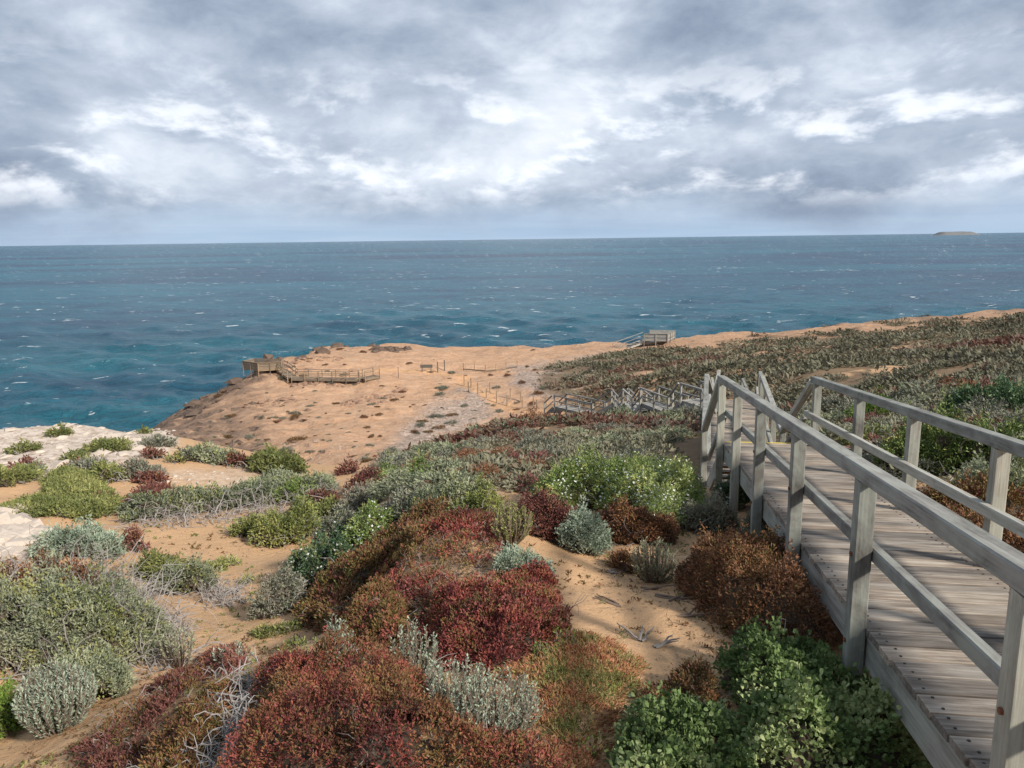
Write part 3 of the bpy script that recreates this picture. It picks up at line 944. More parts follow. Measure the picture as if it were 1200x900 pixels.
# ------------------------------------------------------------------ plants
def leaf_mat(name, stops, trans=0.25, rough=0.6):
    mt, T = material(name)
    t = T.n('ShaderNodeAttribute', attribute_name='tint').outputs['Fac']
    rnd = T.n('ShaderNodeObjectInfo').outputs['Random']
    n = len(stops)
    c = T.ramp(t, [(i / (n - 1), s) for i, s in enumerate(stops)])
    c = T.n('ShaderNodeHueSaturation', {'Color': c, 'Value': T.math('ADD', 0.88, T.math('MULTIPLY', rnd, 0.24))}).outputs[0]
    bs = T.n('ShaderNodeBsdfPrincipled', {'Base Color': c, 'Roughness': rough, 'Specular IOR Level': 0.3})
    tr = T.n('ShaderNodeBsdfTranslucent', {'Color': c})
    mx = T.n('ShaderNodeMixShader', {0: trans, 1: bs.outputs[0], 2: tr.outputs[0]})
    finish(T, mx.outputs[0])
    return mt


PAL = {
    'red': [(0.10, 0.03, 0.026), (0.215, 0.055, 0.046), (0.32, 0.085, 0.064), (0.29, 0.125, 0.058), (0.22, 0.155, 0.06)],
    'maroon': [(0.08, 0.032, 0.027), (0.14, 0.05, 0.042), (0.19, 0.075, 0.056), (0.18, 0.105, 0.062)],
    'rust': [(0.11, 0.055, 0.03), (0.18, 0.085, 0.042), (0.25, 0.118, 0.055), (0.185, 0.135, 0.055)],
    'browngreen': [(0.090, 0.072, 0.026), (0.180, 0.072, 0.036), (0.144, 0.126, 0.036), (0.252, 0.102, 0.054)],
    'olive': [(0.090, 0.108, 0.034), (0.150, 0.168, 0.054), (0.216, 0.228, 0.078), (0.300, 0.288, 0.108)],
    'broad': [(0.065, 0.105, 0.032), (0.115, 0.175, 0.055), (0.19, 0.265, 0.095), (0.34, 0.39, 0.18)],
    'flower': [(0.08, 0.12, 0.03), (0.14, 0.20, 0.055), (0.22, 0.29, 0.085), (0.33, 0.38, 0.15)],
    'deepflower': [(0.035, 0.075, 0.035), (0.065, 0.12, 0.055), (0.11, 0.17, 0.085), (0.17, 0.23, 0.12)],
    'silver': [(0.19, 0.24, 0.175), (0.285, 0.345, 0.255), (0.365, 0.425, 0.315), (0.44, 0.475, 0.345)],
    'sage': [(0.144, 0.168, 0.102), (0.240, 0.264, 0.162), (0.324, 0.348, 0.216), (0.408, 0.402, 0.240)],
    'yellow': [(0.132, 0.156, 0.048), (0.228, 0.252, 0.078), (0.324, 0.330, 0.108), (0.408, 0.384, 0.144)],
    'grey': [(0.120, 0.126, 0.090), (0.198, 0.204, 0.150), (0.258, 0.258, 0.198), (0.312, 0.264, 0.204)],
    'lime': [(0.11, 0.18, 0.03), (0.18, 0.27, 0.05), (0.28, 0.36, 0.09)],
    'pigface': [(0.13, 0.16, 0.045), (0.24, 0.22, 0.075), (0.36, 0.165, 0.08), (0.30, 0.10, 0.055)],
    'scrubmix': [(0.065, 0.06, 0.038), (0.12, 0.115, 0.072), (0.17, 0.165, 0.105), (0.225, 0.21, 0.14), (0.15, 0.10, 0.065), (0.13, 0.055, 0.04)],
    'litter': [(0.10, 0.065, 0.04), (0.20, 0.14, 0.09), (0.30, 0.22, 0.15)],
    'dry': [(0.192, 0.144, 0.096), (0.312, 0.240, 0.168), (0.408, 0.336, 0.252)],
}
LM = {k: leaf_mat(k + '_leaves', v, 0.10 if k in ('red', 'pigface', 'maroon', 'rust', 'browngreen') else 0.22) for k, v in PAL.items()}
M_FLOWER = leaf_mat('white_petals', [(0.70, 0.71, 0.66), (0.82, 0.82, 0.78)], 0.2)


def twig_mat(name, a, b):
    mt, T = material(name)
    pos = T.n('ShaderNodeNewGeometry').outputs['Position']
    c = T.mix(T.noise(pos, 9.0, 5, 0.65), a, b)
    bs = T.n('ShaderNodeBsdfPrincipled', {'Base Color': c, 'Roughness': 0.9, 'Specular IOR Level': 0.15})
    finish(T, bs.outputs[0])
    return mt


M_CORE = twig_mat('painted_shade_core', (0.05, 0.038, 0.028), (0.11, 0.085, 0.06))  # dark colour standing in for the shade inside the plants
M_TWIG = twig_mat('bleached_twigs', (0.17, 0.15, 0.135), (0.38, 0.35, 0.325))
M_PALETWIG = twig_mat('silver_driftwood', (0.20, 0.185, 0.175), (0.42, 0.40, 0.38))
M_BROWNTWIG = twig_mat('brown_twigs', (0.12, 0.085, 0.06), (0.26, 0.20, 0.16))


def unit(v):
    return v / (np.linalg.norm(v, axis=-1, keepdims=True) + 1e-9)


def leaf_quads(P, A, B, L, Wd, fold=0.25, shape=0.55):
    """diamond leaves folded a little along the rib"""
    N = np.cross(A, B)
    L = L[:, None]; Wd = Wd[:, None]
    m_ = P + A * L * shape
    V = np.stack([P, m_ + B * Wd / 2 + N * Wd * fold, P + A * L, m_ - B * Wd / 2 + N * Wd * fold], 1).reshape(-1, 3)
    F = np.arange(len(P) * 4).reshape(-1, 4)
    return V, F


def leaf_round(P, A, B, L, Wd):
    """rounded spoon leaves (six-sided, cupped)"""
    N = np.cross(A, B)
    L = L[:, None]; Wd = Wd[:, None]
    V = np.stack([P, P + A * L * .45 + B * Wd * .42 + N * Wd * .12, P + A * L * .85 + B * Wd * .40 + N * Wd * .2, P + A * L + N * Wd * .1,
                  P + A * L * .85 - B * Wd * .40 + N * Wd * .2, P + A * L * .45 - B * Wd * .42 + N * Wd * .12], 1).reshape(-1, 3)
    F = np.arange(len(P) * 6).reshape(-1, 6)
    return V, F


def finger_leaves(P, A, B, L, Wd):
    """three-sided fleshy fingers"""
    N = np.cross(A, B)
    L = L[:, None]; Wd = Wd[:, None]
    V = np.stack([P + B * Wd / 2, P - B * Wd / 4 + N * Wd * .43, P - B * Wd / 4 - N * Wd * .43, P + A * L], 1).reshape(-1, 3)
    i = np.arange(len(P))[:, None] * 4
    F = np.concatenate([i + np.array([[0, 1, 3]]), i + np.array([[1, 2, 3]]), i + np.array([[2, 0, 3]])])
    return V, F


def tubes(paths, radii, sides=3):
    """paths (n,m,3), radii (n,m)"""
    n, m_, _ = paths.shape
    d = np.gradient(paths, axis=1)
    d = unit(d)
    ref = np.where(np.abs(d[..., 2:3]) > 0.8, np.array([1.0, 0, 0]), np.array([0, 0, 1.0]))
    u = unit(np.cross(d, ref)); v = np.cross(d, u)
    th = np.arange(sides) * 2 * np.pi / sides
    ring = paths[:, :, None] + radii[:, :, None, None] * (u[:, :, None] * np.cos(th)[:, None] + v[:, :, None] * np.sin(th)[:, None])
    V = ring.reshape(-1, 3)
    idx = np.arange(n * m_ * sides).reshape(n, m_, sides)
    a = idx[:, :-1]; b = idx[:, 1:]
    F = np.stack([a, np.roll(a, -1, 2), np.roll(b, -1, 2), b], -1).reshape(-1, 4)
    return V, F


class Foot:
    """where a plant stands: an outline in plan with an edge-to-middle measure"""
    def __init__(self, poly, edge=0.25, rag=0.12, seed=0, ground_fn=None):
        self.p = np.asarray(poly, float); self.edge = edge; self.rag = rag; self.seed = seed
        self.lo = self.p.min(0); self.hi = self.p.max(0)
        self.g = ground_fn or H

    def e(self, x, y):
        d, ox, oy = poly_dist(self.p, x, y)
        f = 2.2 / max(self.edge, 0.05)
        d = d + (fbm(x * f, y * f, 300 + self.seed, 3) - 0.55) * self.rag * 2
        return np.clip(d / self.edge, -1, 1), ox, oy

    def sample(self, n, rng):
        xs = []; tot = 0
        out = []
        while tot < n:
            q = rng.random((int(n * 1.7) + 64, 2)) * (self.hi - self.lo) + self.lo
            e, ox, oy = self.e(q[:, 0], q[:, 1])
            k = e > 0.02
            if not k.any():
                q = q[:8]; e = np.full(8, .5); k = np.ones(8, bool); ox = ox[:8]; oy = oy[:8]
            out.append(np.column_stack([q[k], e[k] if len(e) == len(k) else e, ox[k], oy[k]])); tot += k.sum()
        return np.concatenate(out)[:n]

    def area(self):
        p = self.p; q = np.roll(p, -1, 0)
        return 0.5 * abs((p[:, 0] * q[:, 1] - q[:, 0] * p[:, 1]).sum())


def ellipse(cx, cy, a, b, rot=0.0, n=22, wob=0.12, seed=0):
    r_ = np.random.default_rng(seed + 5)
    th = np.linspace(0, 2 * np.pi, n, endpoint=False)
    R_ = 1 + wob * (np.sin(2 * th + r_.random() * 6) * .5 + np.sin(3 * th + r_.random() * 6) * .4 + np.sin(5 * th + r_.random() * 6) * .3)
    x = np.cos(th) * a * R_; y = np.sin(th) * b * R_
    c, s = math.cos(rot), math.sin(rot)
    return np.column_stack([cx + c * x - s * y, cy + s * x + c * y])


TRI = [0]


def shrub_meshes(foot, height, dist, kind, rng, leaf='diamond', px=3.6, cover=2.7, lump=0.62, ratio=0.42, flowers=0.0, core=True, spread=0.9, tshift=0.0, tnoise=0.6, lmin=0.016, cluster=5, maxn=34000, coreh=0.62, gaps=0.0, gapf=2.2, twigs=0, mixin=None):
    """foliage (+ dark inner sheet painted as shade, flowers) for one spread or domed plant"""
    L = max(lmin, min(px * dist / 770.0, height * 0.7 + 0.02))
    Wd = L * ratio
    surf = foot.area() * (1 + 1.6 * height / max(foot.edge, 0.08) * min(1, foot.edge / math.sqrt(foot.area() + 1e-6)))
    n = int(min(maxn, cover * 0.92 * surf / (L * Wd * 0.5)))
    ncl = max(12, n // cluster)
    s = foot.sample(ncl, rng)
    if gaps:
        s = s[fbm(s[:, 0] * gapf, s[:, 1] * gapf, 40 + foot.seed, 3) + rng.normal(0, 0.05, len(s)) > gaps]
        ncl = len(s)
    x, y, e, ox, oy = s.T
    lf = 1.0 / max(0.10, 0.28 * math.sqrt(foot.area()))
    lum = 1 - lump + 2 * lump * fbm(x * lf * 1.3, y * lf * 1.3, 500 + foot.seed, 3)
    f2 = 1.0 / max(0.05, min(0.045 * dist, 0.22 * math.sqrt(foot.area())))
    lum = lum * (0.50 + 1.0 * fbm(x * f2, y * f2, 560 + foot.seed, 2))
    prof = np.sqrt(np.clip(1 - (1 - np.clip(e, 0, 1)) ** 2, 0, 1))
    top = height * prof * lum
    low = rng.random(ncl)
    side = e < 0.75
    frac = np.where(side, 1 - 0.75 * low ** 1.4 * (1 - e), 1 - 0.22 * low ** 2)
    frac = frac * (1 + 0.32 * rng.random(ncl) ** 3)
    z = foot.g(x, y) + top * frac
    C = np.column_stack([x, y, z])
    out = np.column_stack([ox, oy, np.zeros(ncl)]) * (1 - np.clip(e, 0, 1))[:, None] * 1.3
    axis = unit(out + np.array([0, 0, 0.75]) + rng.normal(0, 0.28, (ncl, 3)))
    C = np.repeat(C, cluster, 0); AX = np.repeat(axis, cluster, 0)
    nn = len(C)
    A = unit(AX + rng.normal(0, spread * 0.55, (nn, 3)))
    P = C + AX * (rng.random(nn) - 0.5)[:, None] * L * 1.6 + rng.normal(0, L * 0.35, (nn, 3))
    B = unit(np.cross(A, unit(rng.normal(0, 1, (nn, 3)))))
    LL = L * (0.7 + 0.6 * rng.random(nn)); WW = Wd * (0.75 + 0.5 * rng.random(nn))
    if leaf == 'round':
        V, F = leaf_round(P, A, B, LL, WW); kk = 6
    elif leaf == 'finger':
        V, F = finger_leaves(P, A, B, LL, WW); kk = 4
    else:
        V, F = leaf_quads(P, A, B, LL, WW); kk = 4
    big_ = fbm(P[:, 0] * lf * 1.2, P[:, 1] * lf * 1.2, 700 + foot.seed, 3)
    hf_ = vnoise(P[:, 0] * lf * 9, P[:, 1] * lf * 9, 800 + foot.seed)
    tint = np.clip(0.45 + tshift + (big_ - 0.5) * 2.0 * tnoise + (hf_ - 0.5) * 0.45 + rng.normal(0, 0.17, nn), 0, 1)
    parts = [('foliage', mesh_np('foliage', V, [F], {'tint': np.repeat(tint, kk)}), LM[kind])]
    TRI[0] += len(F) * (F.shape[1] - 2)
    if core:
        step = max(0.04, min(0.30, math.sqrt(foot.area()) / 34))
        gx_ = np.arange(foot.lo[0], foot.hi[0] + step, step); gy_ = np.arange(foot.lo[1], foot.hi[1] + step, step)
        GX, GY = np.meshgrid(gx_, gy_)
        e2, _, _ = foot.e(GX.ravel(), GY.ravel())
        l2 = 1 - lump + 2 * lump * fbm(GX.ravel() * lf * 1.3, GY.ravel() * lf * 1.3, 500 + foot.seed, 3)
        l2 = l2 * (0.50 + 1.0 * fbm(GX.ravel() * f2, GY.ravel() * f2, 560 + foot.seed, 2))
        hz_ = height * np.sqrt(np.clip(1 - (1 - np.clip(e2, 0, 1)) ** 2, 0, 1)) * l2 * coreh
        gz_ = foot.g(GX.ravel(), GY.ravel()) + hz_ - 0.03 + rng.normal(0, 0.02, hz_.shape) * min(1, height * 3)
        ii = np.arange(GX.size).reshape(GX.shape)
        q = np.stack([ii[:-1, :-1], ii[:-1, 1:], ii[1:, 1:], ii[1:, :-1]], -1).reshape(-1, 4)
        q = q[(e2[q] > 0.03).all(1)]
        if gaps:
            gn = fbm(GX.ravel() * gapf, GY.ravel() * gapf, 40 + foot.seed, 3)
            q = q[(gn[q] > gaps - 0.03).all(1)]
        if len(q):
            parts.append(('stems', mesh_np('stems', np.column_stack([GX.ravel(), GY.ravel(), gz_]), [q]), M_CORE))  # one dark sheet under the leaves, coloured as inner shade, no real stems
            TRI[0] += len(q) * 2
    if twigs:
        nm_, me_, mt_ = twig_meshes(foot, height + 0.05, dist, twigs, rng, M_TWIG, wander=0.45, length=height * 1.2 + 0.12, rpx=0.5)
        parts.append((nm_, me_, mt_))
    for (k2, cov2, gp2) in (mixin or []):
        parts += shrub_meshes(foot, height * 1.05, dist, k2, rng, px=px, cover=cov2, lump=lump, core=False, gaps=gp2, gapf=gapf * 1.7 + 0.3 * len(parts), spread=spread, lmin=lmin)
    if flowers:
        nf = int(ncl * flowers)
        ch_ = rng.choice(ncl, nf, replace=False)
        fs = max(0.010, 1.9 * dist / 770)
        ax = unit(axis[ch_] + np.array([0, -0.35, 0.3]))
        t1 = unit(np.cross(ax, rng.normal(0, 1, (nf, 3)))); t2 = np.cross(ax, t1)
        c0 = np.column_stack([x, y, z])[ch_] + ax * L * 0.9
        ring = []
        for k in range(10):
            r_ = fs * (0.75 if k % 2 == 0 else 0.35) * (0.6 + 0.6 * rng.random(nf))[:, None]
            ring.append(c0 + r_ * (t1 * math.cos(k * math.pi / 5) + t2 * math.sin(k * math.pi / 5)))
        V = np.stack(ring, 1).reshape(-1, 3)
        F = np.arange(nf * 10).reshape(-1, 10)
        parts.append(('flowers', mesh_np('flowers', V, [F], {'tint': np.repeat(rng.random(nf), 10)}), M_FLOWER))
        TRI[0] += nf * 8
    return parts


def dist_to(p):
    return float(np.linalg.norm(np.asarray(p)[:2]))


SEED = [0]
MATE = {'red': 'browngreen', 'maroon': 'rust', 'rust': 'browngreen', 'browngreen': 'maroon', 'olive': 'yellow', 'sage': 'yellow', 'grey': 'sage', 'flower': 'yellow', 'deepflower': 'olive', 'yellow': 'sage', 'broad': 'olive', 'silver': 'sage', 'lime': 'flower'}


def companions(kw, kind, foot):
    """other growth and dead sprigs woven through a plant"""
    if 'mixin' not in kw and kind in MATE and kw.get('leaf') is None:
        kw['mixin'] = [(MATE[kind], 0.45, 0.50)]
    if 'twigs' not in kw and kind not in ('silver', 'broad', 'pigface', 'lime'):
        kw['twigs'] = int(10 + min(60, 26 * foot.area()))
    if 'gaps' not in kw and kind not in ('silver', 'pigface'):
        kw['gaps'] = 0.27
        kw.setdefault('gapf', 1.4 / max(0.25, 0.3 * math.sqrt(foot.area())))
    return kw



def place_parts(name, label, cat, group, base, parts, kindtag=True):
    root = empty(name, base)
    tag(root, label, cat, group)
    for nm, me, mt in parts:
        V = np.empty(len(me.vertices) * 3, np.float32); me.vertices.foreach_get('co', V)
        V = V.reshape(-1, 3) - np.array(base, np.float32); me.vertices.foreach_set('co', V.ravel()); me.update()
        o = link(nm, me, mt, root)
        if nm in ('flowers', 'foliage', 'stems', 'leaves', 'twigs'):
            o['kind'] = 'stuff'
    return root


def patch_plant(name, label, cat, poly, height, kind, group=None, edge=0.3, rag=0.12, **kw):
    """a spreading plant whose outline on the ground is known"""
    SEED[0] += 1
    rng = np.random.default_rng(1000 + SEED[0])
    px, py = np.array(poly, float).T
    G = ground(px, py)
    ok = np.linalg.norm(G[:, :2], axis=1) < 60
    G = G[ok]
    foot = Foot(G[:, :2], edge, rag, SEED[0])
    c = G.mean(0); c[2] = float(H(c[0], c[1]))
    d = max(2.5, float(np.median(np.linalg.norm(G, axis=1) * 0 + np.linalg.norm(G - CAM, axis=1))))
    return place_parts(name, label, cat, group, c, shrub_meshes(foot, height, d, kind, rng, **companions(kw, kind, foot)))


def bush(name, label, cat, bx, by, wpx, h, kind, group=None, depth=0.8, rot=0.0, wob=0.12, **kw):
    """a rounded plant: bx,by the foot of its front edge, wpx its width in the photo, h its height in metres"""
    SEED[0] += 1
    rng = np.random.default_rng(1000 + SEED[0])
    g = ground(bx, by)[0]
    d = float(np.linalg.norm(g - CAM))
    if by < 575 and bx < 210:
        wpx *= 0.85; h *= 0.75
    h = h * (0.68 if by < 600 else 0.78 if by < 720 else 0.88)
    a_ = wpx * d / FPX / 2
    b_ = a_ * depth
    fw = g[:2] / np.linalg.norm(g[:2])
    c = g[:2] + fw * b_ * 0.9
    yaw = math.atan2(-fw[0], fw[1])
    foot = Foot(ellipse(c[0], c[1], a_, b_, yaw + rot, wob=wob, seed=SEED[0]), edge=min(a_, b_) * 0.95, rag=min(a_, b_) * 0.22, seed=SEED[0])
    base = np.array([c[0], c[1], float(H(c[0], c[1]))])
    return place_parts(name, label, cat, group, base, shrub_meshes(foot, h, d, kind, rng, **companions(kw, kind, foot)))


def stalk_meshes(base, d, wid, hgt, n, kind, rng, leaves=16, lean=0.0, up=0.55, leafpx=3.5, asp=0.22, bare=0.25, tshift=0.0, depth=1.0):
    """upright stalks clothed in narrow leaves, fanning from one foot"""
    th = rng.random(n) * 2 * np.pi; rad = np.sqrt(rng.random(n))
    tip = np.column_stack([np.cos(th) * rad * wid / 2 + lean, np.sin(th) * rad * wid / 2 * depth, hgt * (up + (1 - up) * np.sqrt(np.clip(1 - rad ** 2, 0, 1))) * (0.8 + 0.3 * rng.random(n))])
    root_ = np.column_stack([np.cos(th) * rad * wid * 0.10, np.sin(th) * rad * wid * 0.10, np.full(n, -0.03)])
    m_ = 6
    ts = np.linspace(0, 1, m_)[None, :, None]
    out = np.column_stack([np.cos(th) * rad, np.sin(th) * rad, np.zeros(n)])[:, None] * wid * 0.16
    path = root_[:, None] * (1 - ts) + tip[:, None] * ts + out * (4 * ts * (1 - ts)) * 0.6
    path = path + rng.normal(0, 0.012 * hgt, path.shape) * ts
    rd = np.linspace(1, 0.35, m_)[None] * max(0.003, 0.9 * d / 770) * np.ones((n, 1))
    V1, F1 = tubes(path, rd)
    # leaves
    k = leaves
    tt = bare + (1 - bare) * (np.arange(k)[None] + rng.random((n, k))) / k
    f = tt * (m_ - 1); i0 = np.clip(f.astype(int), 0, m_ - 2); fr = (f - i0)[..., None]
    ii = np.arange(n)[:, None]
    P = path[ii, i0] * (1 - fr) + path[ii, i0 + 1] * fr
    D = unit(path[ii, i0 + 1] - path[ii, i0])
    rnd = rng.normal(0, 1, (n, k, 3))
    O = unit(rnd - (rnd * D).sum(-1, keepdims=True) * D)
    A = unit(D * 0.75 + O * 0.65).reshape(-1, 3)
    P = P.reshape(-1, 3)
    B = unit(np.cross(A, rng.normal(0, 1, A.shape)))
    L = max(0.02, leafpx * d / 770)
    nn = len(P)
    LL = L * (0.7 + 0.6 * rng.random(nn)); WW = LL * asp * (0.9 + 0.5 * rng.random(nn)) * 1.6
    V2, F2 = leaf_quads(P, A, B, LL, WW)
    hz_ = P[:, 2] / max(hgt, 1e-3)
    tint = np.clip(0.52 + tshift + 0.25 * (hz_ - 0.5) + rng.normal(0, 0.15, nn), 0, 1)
    TRI[0] += len(F1) * 2 + len(F2) * 2
    b = np.asarray(base)
    return [('foliage', mesh_np('foliage', V2 + b, [F2], {'tint': np.repeat(tint, 4)}), LM[kind]), ('twigs', mesh_np('twigs', V1 + b, [F1]), M_BROWNTWIG)]


def stalk_bush(name, label, cat, px, py, wpx, h, kind, n=70, group=None, **kw):
    SEED[0] += 1
    rng = np.random.default_rng(1000 + SEED[0])
    g = ground(px, py)[0]
    d = float(np.linalg.norm(g - CAM))
    return place_parts(name, label, cat, group, g, stalk_meshes(g, d, wpx * d / FPX, h, n, kind, rng, **kw))


def twig_meshes(foot, height, d, n, rng, mat, flat=0.5, wander=0.35, length=None, rpx=0.7, direction=None):
    """a tangle of bare branches"""
    s = foot.sample(n, rng)
    x, y, e, ox, oy = s.T
    base = np.column_stack([x, y, foot.g(x, y) - 0.02])
    Ln = (length or height * 1.6) * (0.5 + 0.9 * rng.random(n))
    m_ = 7
    dirv = unit(np.column_stack([rng.normal(0, 1, n), rng.normal(0, 1, n), np.abs(rng.normal(flat, 0.35, n))]))
    if direction is not None:
        dirv = unit(dirv * 0.6 + np.array([direction[0], direction[1], 0.0])[None])
    pts = [base]
    for k in range(m_ - 1):
        dirv = unit(dirv + rng.normal(0, wander, (n, 3)) + np.array([0, 0, -0.05 * k]))
        pts.append(pts[-1] + dirv * (Ln / (m_ - 1))[:, None])
    path = np.stack(pts, 1)
    gz_ = foot.g(path[..., 0].ravel(), path[..., 1].ravel()).reshape(path.shape[:2])
    path[..., 2] = np.clip(path[..., 2], gz_ - 0.01, gz_ + height * 1.15)
    rd = np.linspace(1.15, 0.35, m_)[None] * max(0.0025, rpx * d / 770) * (0.6 + 0.8 * rng.random((n, 1)))
    V, F = tubes(path, rd)
    # forks
    k0 = rng.integers(2, 5, n)
    ii = np.arange(n)
    q = [path[ii, k0]]
    dv = unit(path[ii, k0 + 1] - path[ii, k0] + rng.normal(0, 0.9, (n, 3)) * (Ln / 6)[:, None])
    for k in range(3):
        dv = unit(dv + rng.normal(0, wander, (n, 3)))
        q.append(q[-1] + dv * (Ln / 8)[:, None])
    V2, F2 = tubes(np.stack(q, 1), np.linspace(0.7, 0.25, 4)[None] * max(0.0022, rpx * d / 770) * np.ones((n, 1)))
    TRI[0] += (len(F) + len(F2)) * 2
    return ('twigs', mesh_np('twigs', np.concatenate([V, V2]), [np.concatenate([F, F2 + len(V)])]), mat)


def twig_patch(name, label, cat, poly, height, n, mat=None, group=None, extra=None, **kw):
    SEED[0] += 1
    rng = np.random.default_rng(1000 + SEED[0])
    px, py = np.array(poly, float).T
    G = ground(px, py)
    foot = Foot(G[:, :2], 0.2, 0.08, SEED[0])
    c = G.mean(0); c[2] = float(H(c[0], c[1]))
    d = float(np.median(np.linalg.norm(G - CAM, axis=1)))
    parts = [twig_meshes(foot, height, d, n, rng, mat or M_TWIG, **kw)]
    if extra:
        kind, cov, h2, ts = extra
        parts += shrub_meshes(foot, h2, d, kind, rng, cover=cov, core=False, tshift=ts)
    return place_parts(name, label, cat, group, c, parts)

SHR = 'shrub'
GC = 'ground cover'

# ---- nearest plants, bottom of the dune
patch_plant('red_succulent', 'big mound of crimson and ochre succulent beside bleached dead branches', GC,
            [(300, 805), (335, 785), (375, 790), (440, 786), (480, 800), (520, 835), (560, 862), (600, 880), (650, 890), (690, 905), (700, 960), (235, 960), (268, 905), (290, 850)], 0.19, 'red', edge=0.25, cover=2.6, px=3.5, tnoise=0.85, gaps=0.36, lump=0.75, twigs=110, mixin=[('rust', 0.9, 0.50), ('browngreen', 0.9, 0.52)])
patch_plant('red_succulent', 'thin trailing maroon succulent on the near sand below the bleached branches', GC,
            [(95, 880), (140, 838), (200, 802), (235, 790), (262, 800), (225, 835), (200, 870), (170, 910), (150, 950), (90, 930)], 0.09, 'maroon', edge=0.18, rag=0.2, cover=1.7, px=3.5, core=False, gaps=0.53, twigs=160, mixin=[('browngreen', 0.6, 0.5)])
patch_plant('brown_succulent', 'brown green succulent strip between the near sand patch and the bleached branches', GC,
            [(170, 905), (215, 850), (250, 822), (285, 802), (270, 850), (240, 900), (215, 960), (150, 960)], 0.13, 'browngreen', edge=0.15, cover=2.8, px=3.5, tshift=0.1)
twig_patch('dead_branches', 'tangle of bleached silver dead branches lying along the big crimson mound', 'dead branches',
           [(205, 905), (245, 850), (275, 812), (310, 795), (325, 815), (300, 850), (285, 905), (240, 950)], 0.22, 340, mat=M_PALETWIG, wander=0.6, length=0.30, rpx=0.8, flat=0.9)
patch_plant('red_succulent', 'small dark red succulent tuft on the rim behind the near sand patch', GC,
            [(232, 778), (262, 768), (285, 774), (280, 790), (245, 792)], 0.12, 'maroon', edge=0.1, cover=3)
stalk_bush('grey_shrub', 'thin grey leafless-based sprig standing alone on the sand rim', SHR, 213, 782, 52, 0.42, 'sage', n=26, leaves=12, bare=0.45)
stalk_bush('silver_shrub', 'low pale silver sprig behind the dark red tuft', SHR, 272, 782, 40, 0.2, 'silver', n=26, leaves=12)
stalk_bush('silver_shrub', 'tall upright silver sprig at the rim of the crimson mound', SHR, 396, 790, 46, 0.40, 'silver', n=30, leaves=22, up=0.4)
stalk_bush('silver_shrub', 'small feathery silver green shrub in the hollow below the red mound', SHR, 488, 795, 54, 0.38, 'silver', n=46, leaves=20, up=0.5, tshift=-0.15)
stalk_bush('silver_shrub', 'broad feathery silver shrub at the side of the crimson mound', SHR, 580, 865, 105, 0.34, 'silver', n=150, leaves=22, up=0.6, depth=0.8)
stalk_bush('silver_shrub', 'loose silver shrub leaning over the crest of the crimson mound', SHR, 535, 838, 80, 0.30, 'silver', n=90, leaves=20, up=0.6, tshift=0.05)
patch_plant('pigface', 'orange tipped finger leaved succulent carpet at the edge of the sand patch', GC,
            [(575, 800), (610, 765), (650, 752), (700, 745), (745, 770), (770, 800), (740, 830), (735, 870), (700, 905), (690, 950), (650, 930), (640, 890), (600, 850)], 0.05, 'pigface', edge=0.25, rag=0.22, leaf='finger', px=3.8, ratio=0.36, cover=1.3, core=False, spread=0.4, tshift=0.12, lump=0.3, gaps=0.36, gapf=3.0)
for i, (px, py) in enumerate([(692, 885), (738, 888), (660, 760), (640, 775)]):
    stalk_bush('green_sprout', ['bright green sprout in the orange carpet', 'bright green sprout in the orange carpet', 'bright green sprout among the red succulent', 'bright green sprout among the red succulent'][i], 'sprout', px, py, 30, 0.13, 'lime', n=16, leaves=7,
               group='bright green sprouts' if i < 2 else 'green sprouts on the red mound')

# bottom right: broad-leaved green mats beside the boardwalk
patch_plant('green_succulent', 'large dome of round bright green leaves against the near boardwalk ramp', SHR,
            [(835, 800), (850, 780), (900, 772), (950, 785), (1000, 812), (1040, 840), (1085, 880), (1110, 930), (1000, 960), (880, 940), (850, 880), (870, 850)], 0.30, 'broad', edge=0.30, leaf='round', ratio=0.8, px=4.3, cover=2.8, tnoise=0.8, lump=0.5, tshift=0.12)
patch_plant('green_succulent', 'smaller dome of round green leaves nearer the orange carpet', SHR,
            [(720, 880), (760, 850), (800, 835), (845, 850), (875, 890), (900, 950), (780, 970), (715, 940)], 0.24, 'broad', edge=0.25, leaf='round', ratio=0.8, px=4.3, cover=2.8, tnoise=0.8, lump=0.5, tshift=0.05)
patch_plant('brown_succulent', 'dark brown dying stems between the two domes of round green leaves', GC,
            [(745, 830), (790, 800), (830, 800), (860, 840), (830, 850), (780, 850)], 0.14, 'browngreen', edge=0.2, cover=2.2, tshift=-0.2)
patch_plant('rust_shrub', 'large rust brown bush beside the ramp above the sand patch', SHR,
            [(790, 690), (810, 665), (870, 645), (915, 655), (940, 690), (965, 730), (985, 770), (950, 775), (900, 765), (855, 755), (830, 735)], 0.34, 'rust', edge=0.40, cover=2.6, px=3.5, tnoise=0.5, gaps=0.28, lump=0.55, twigs=40, mixin=[('browngreen', 0.9, 0.5)])

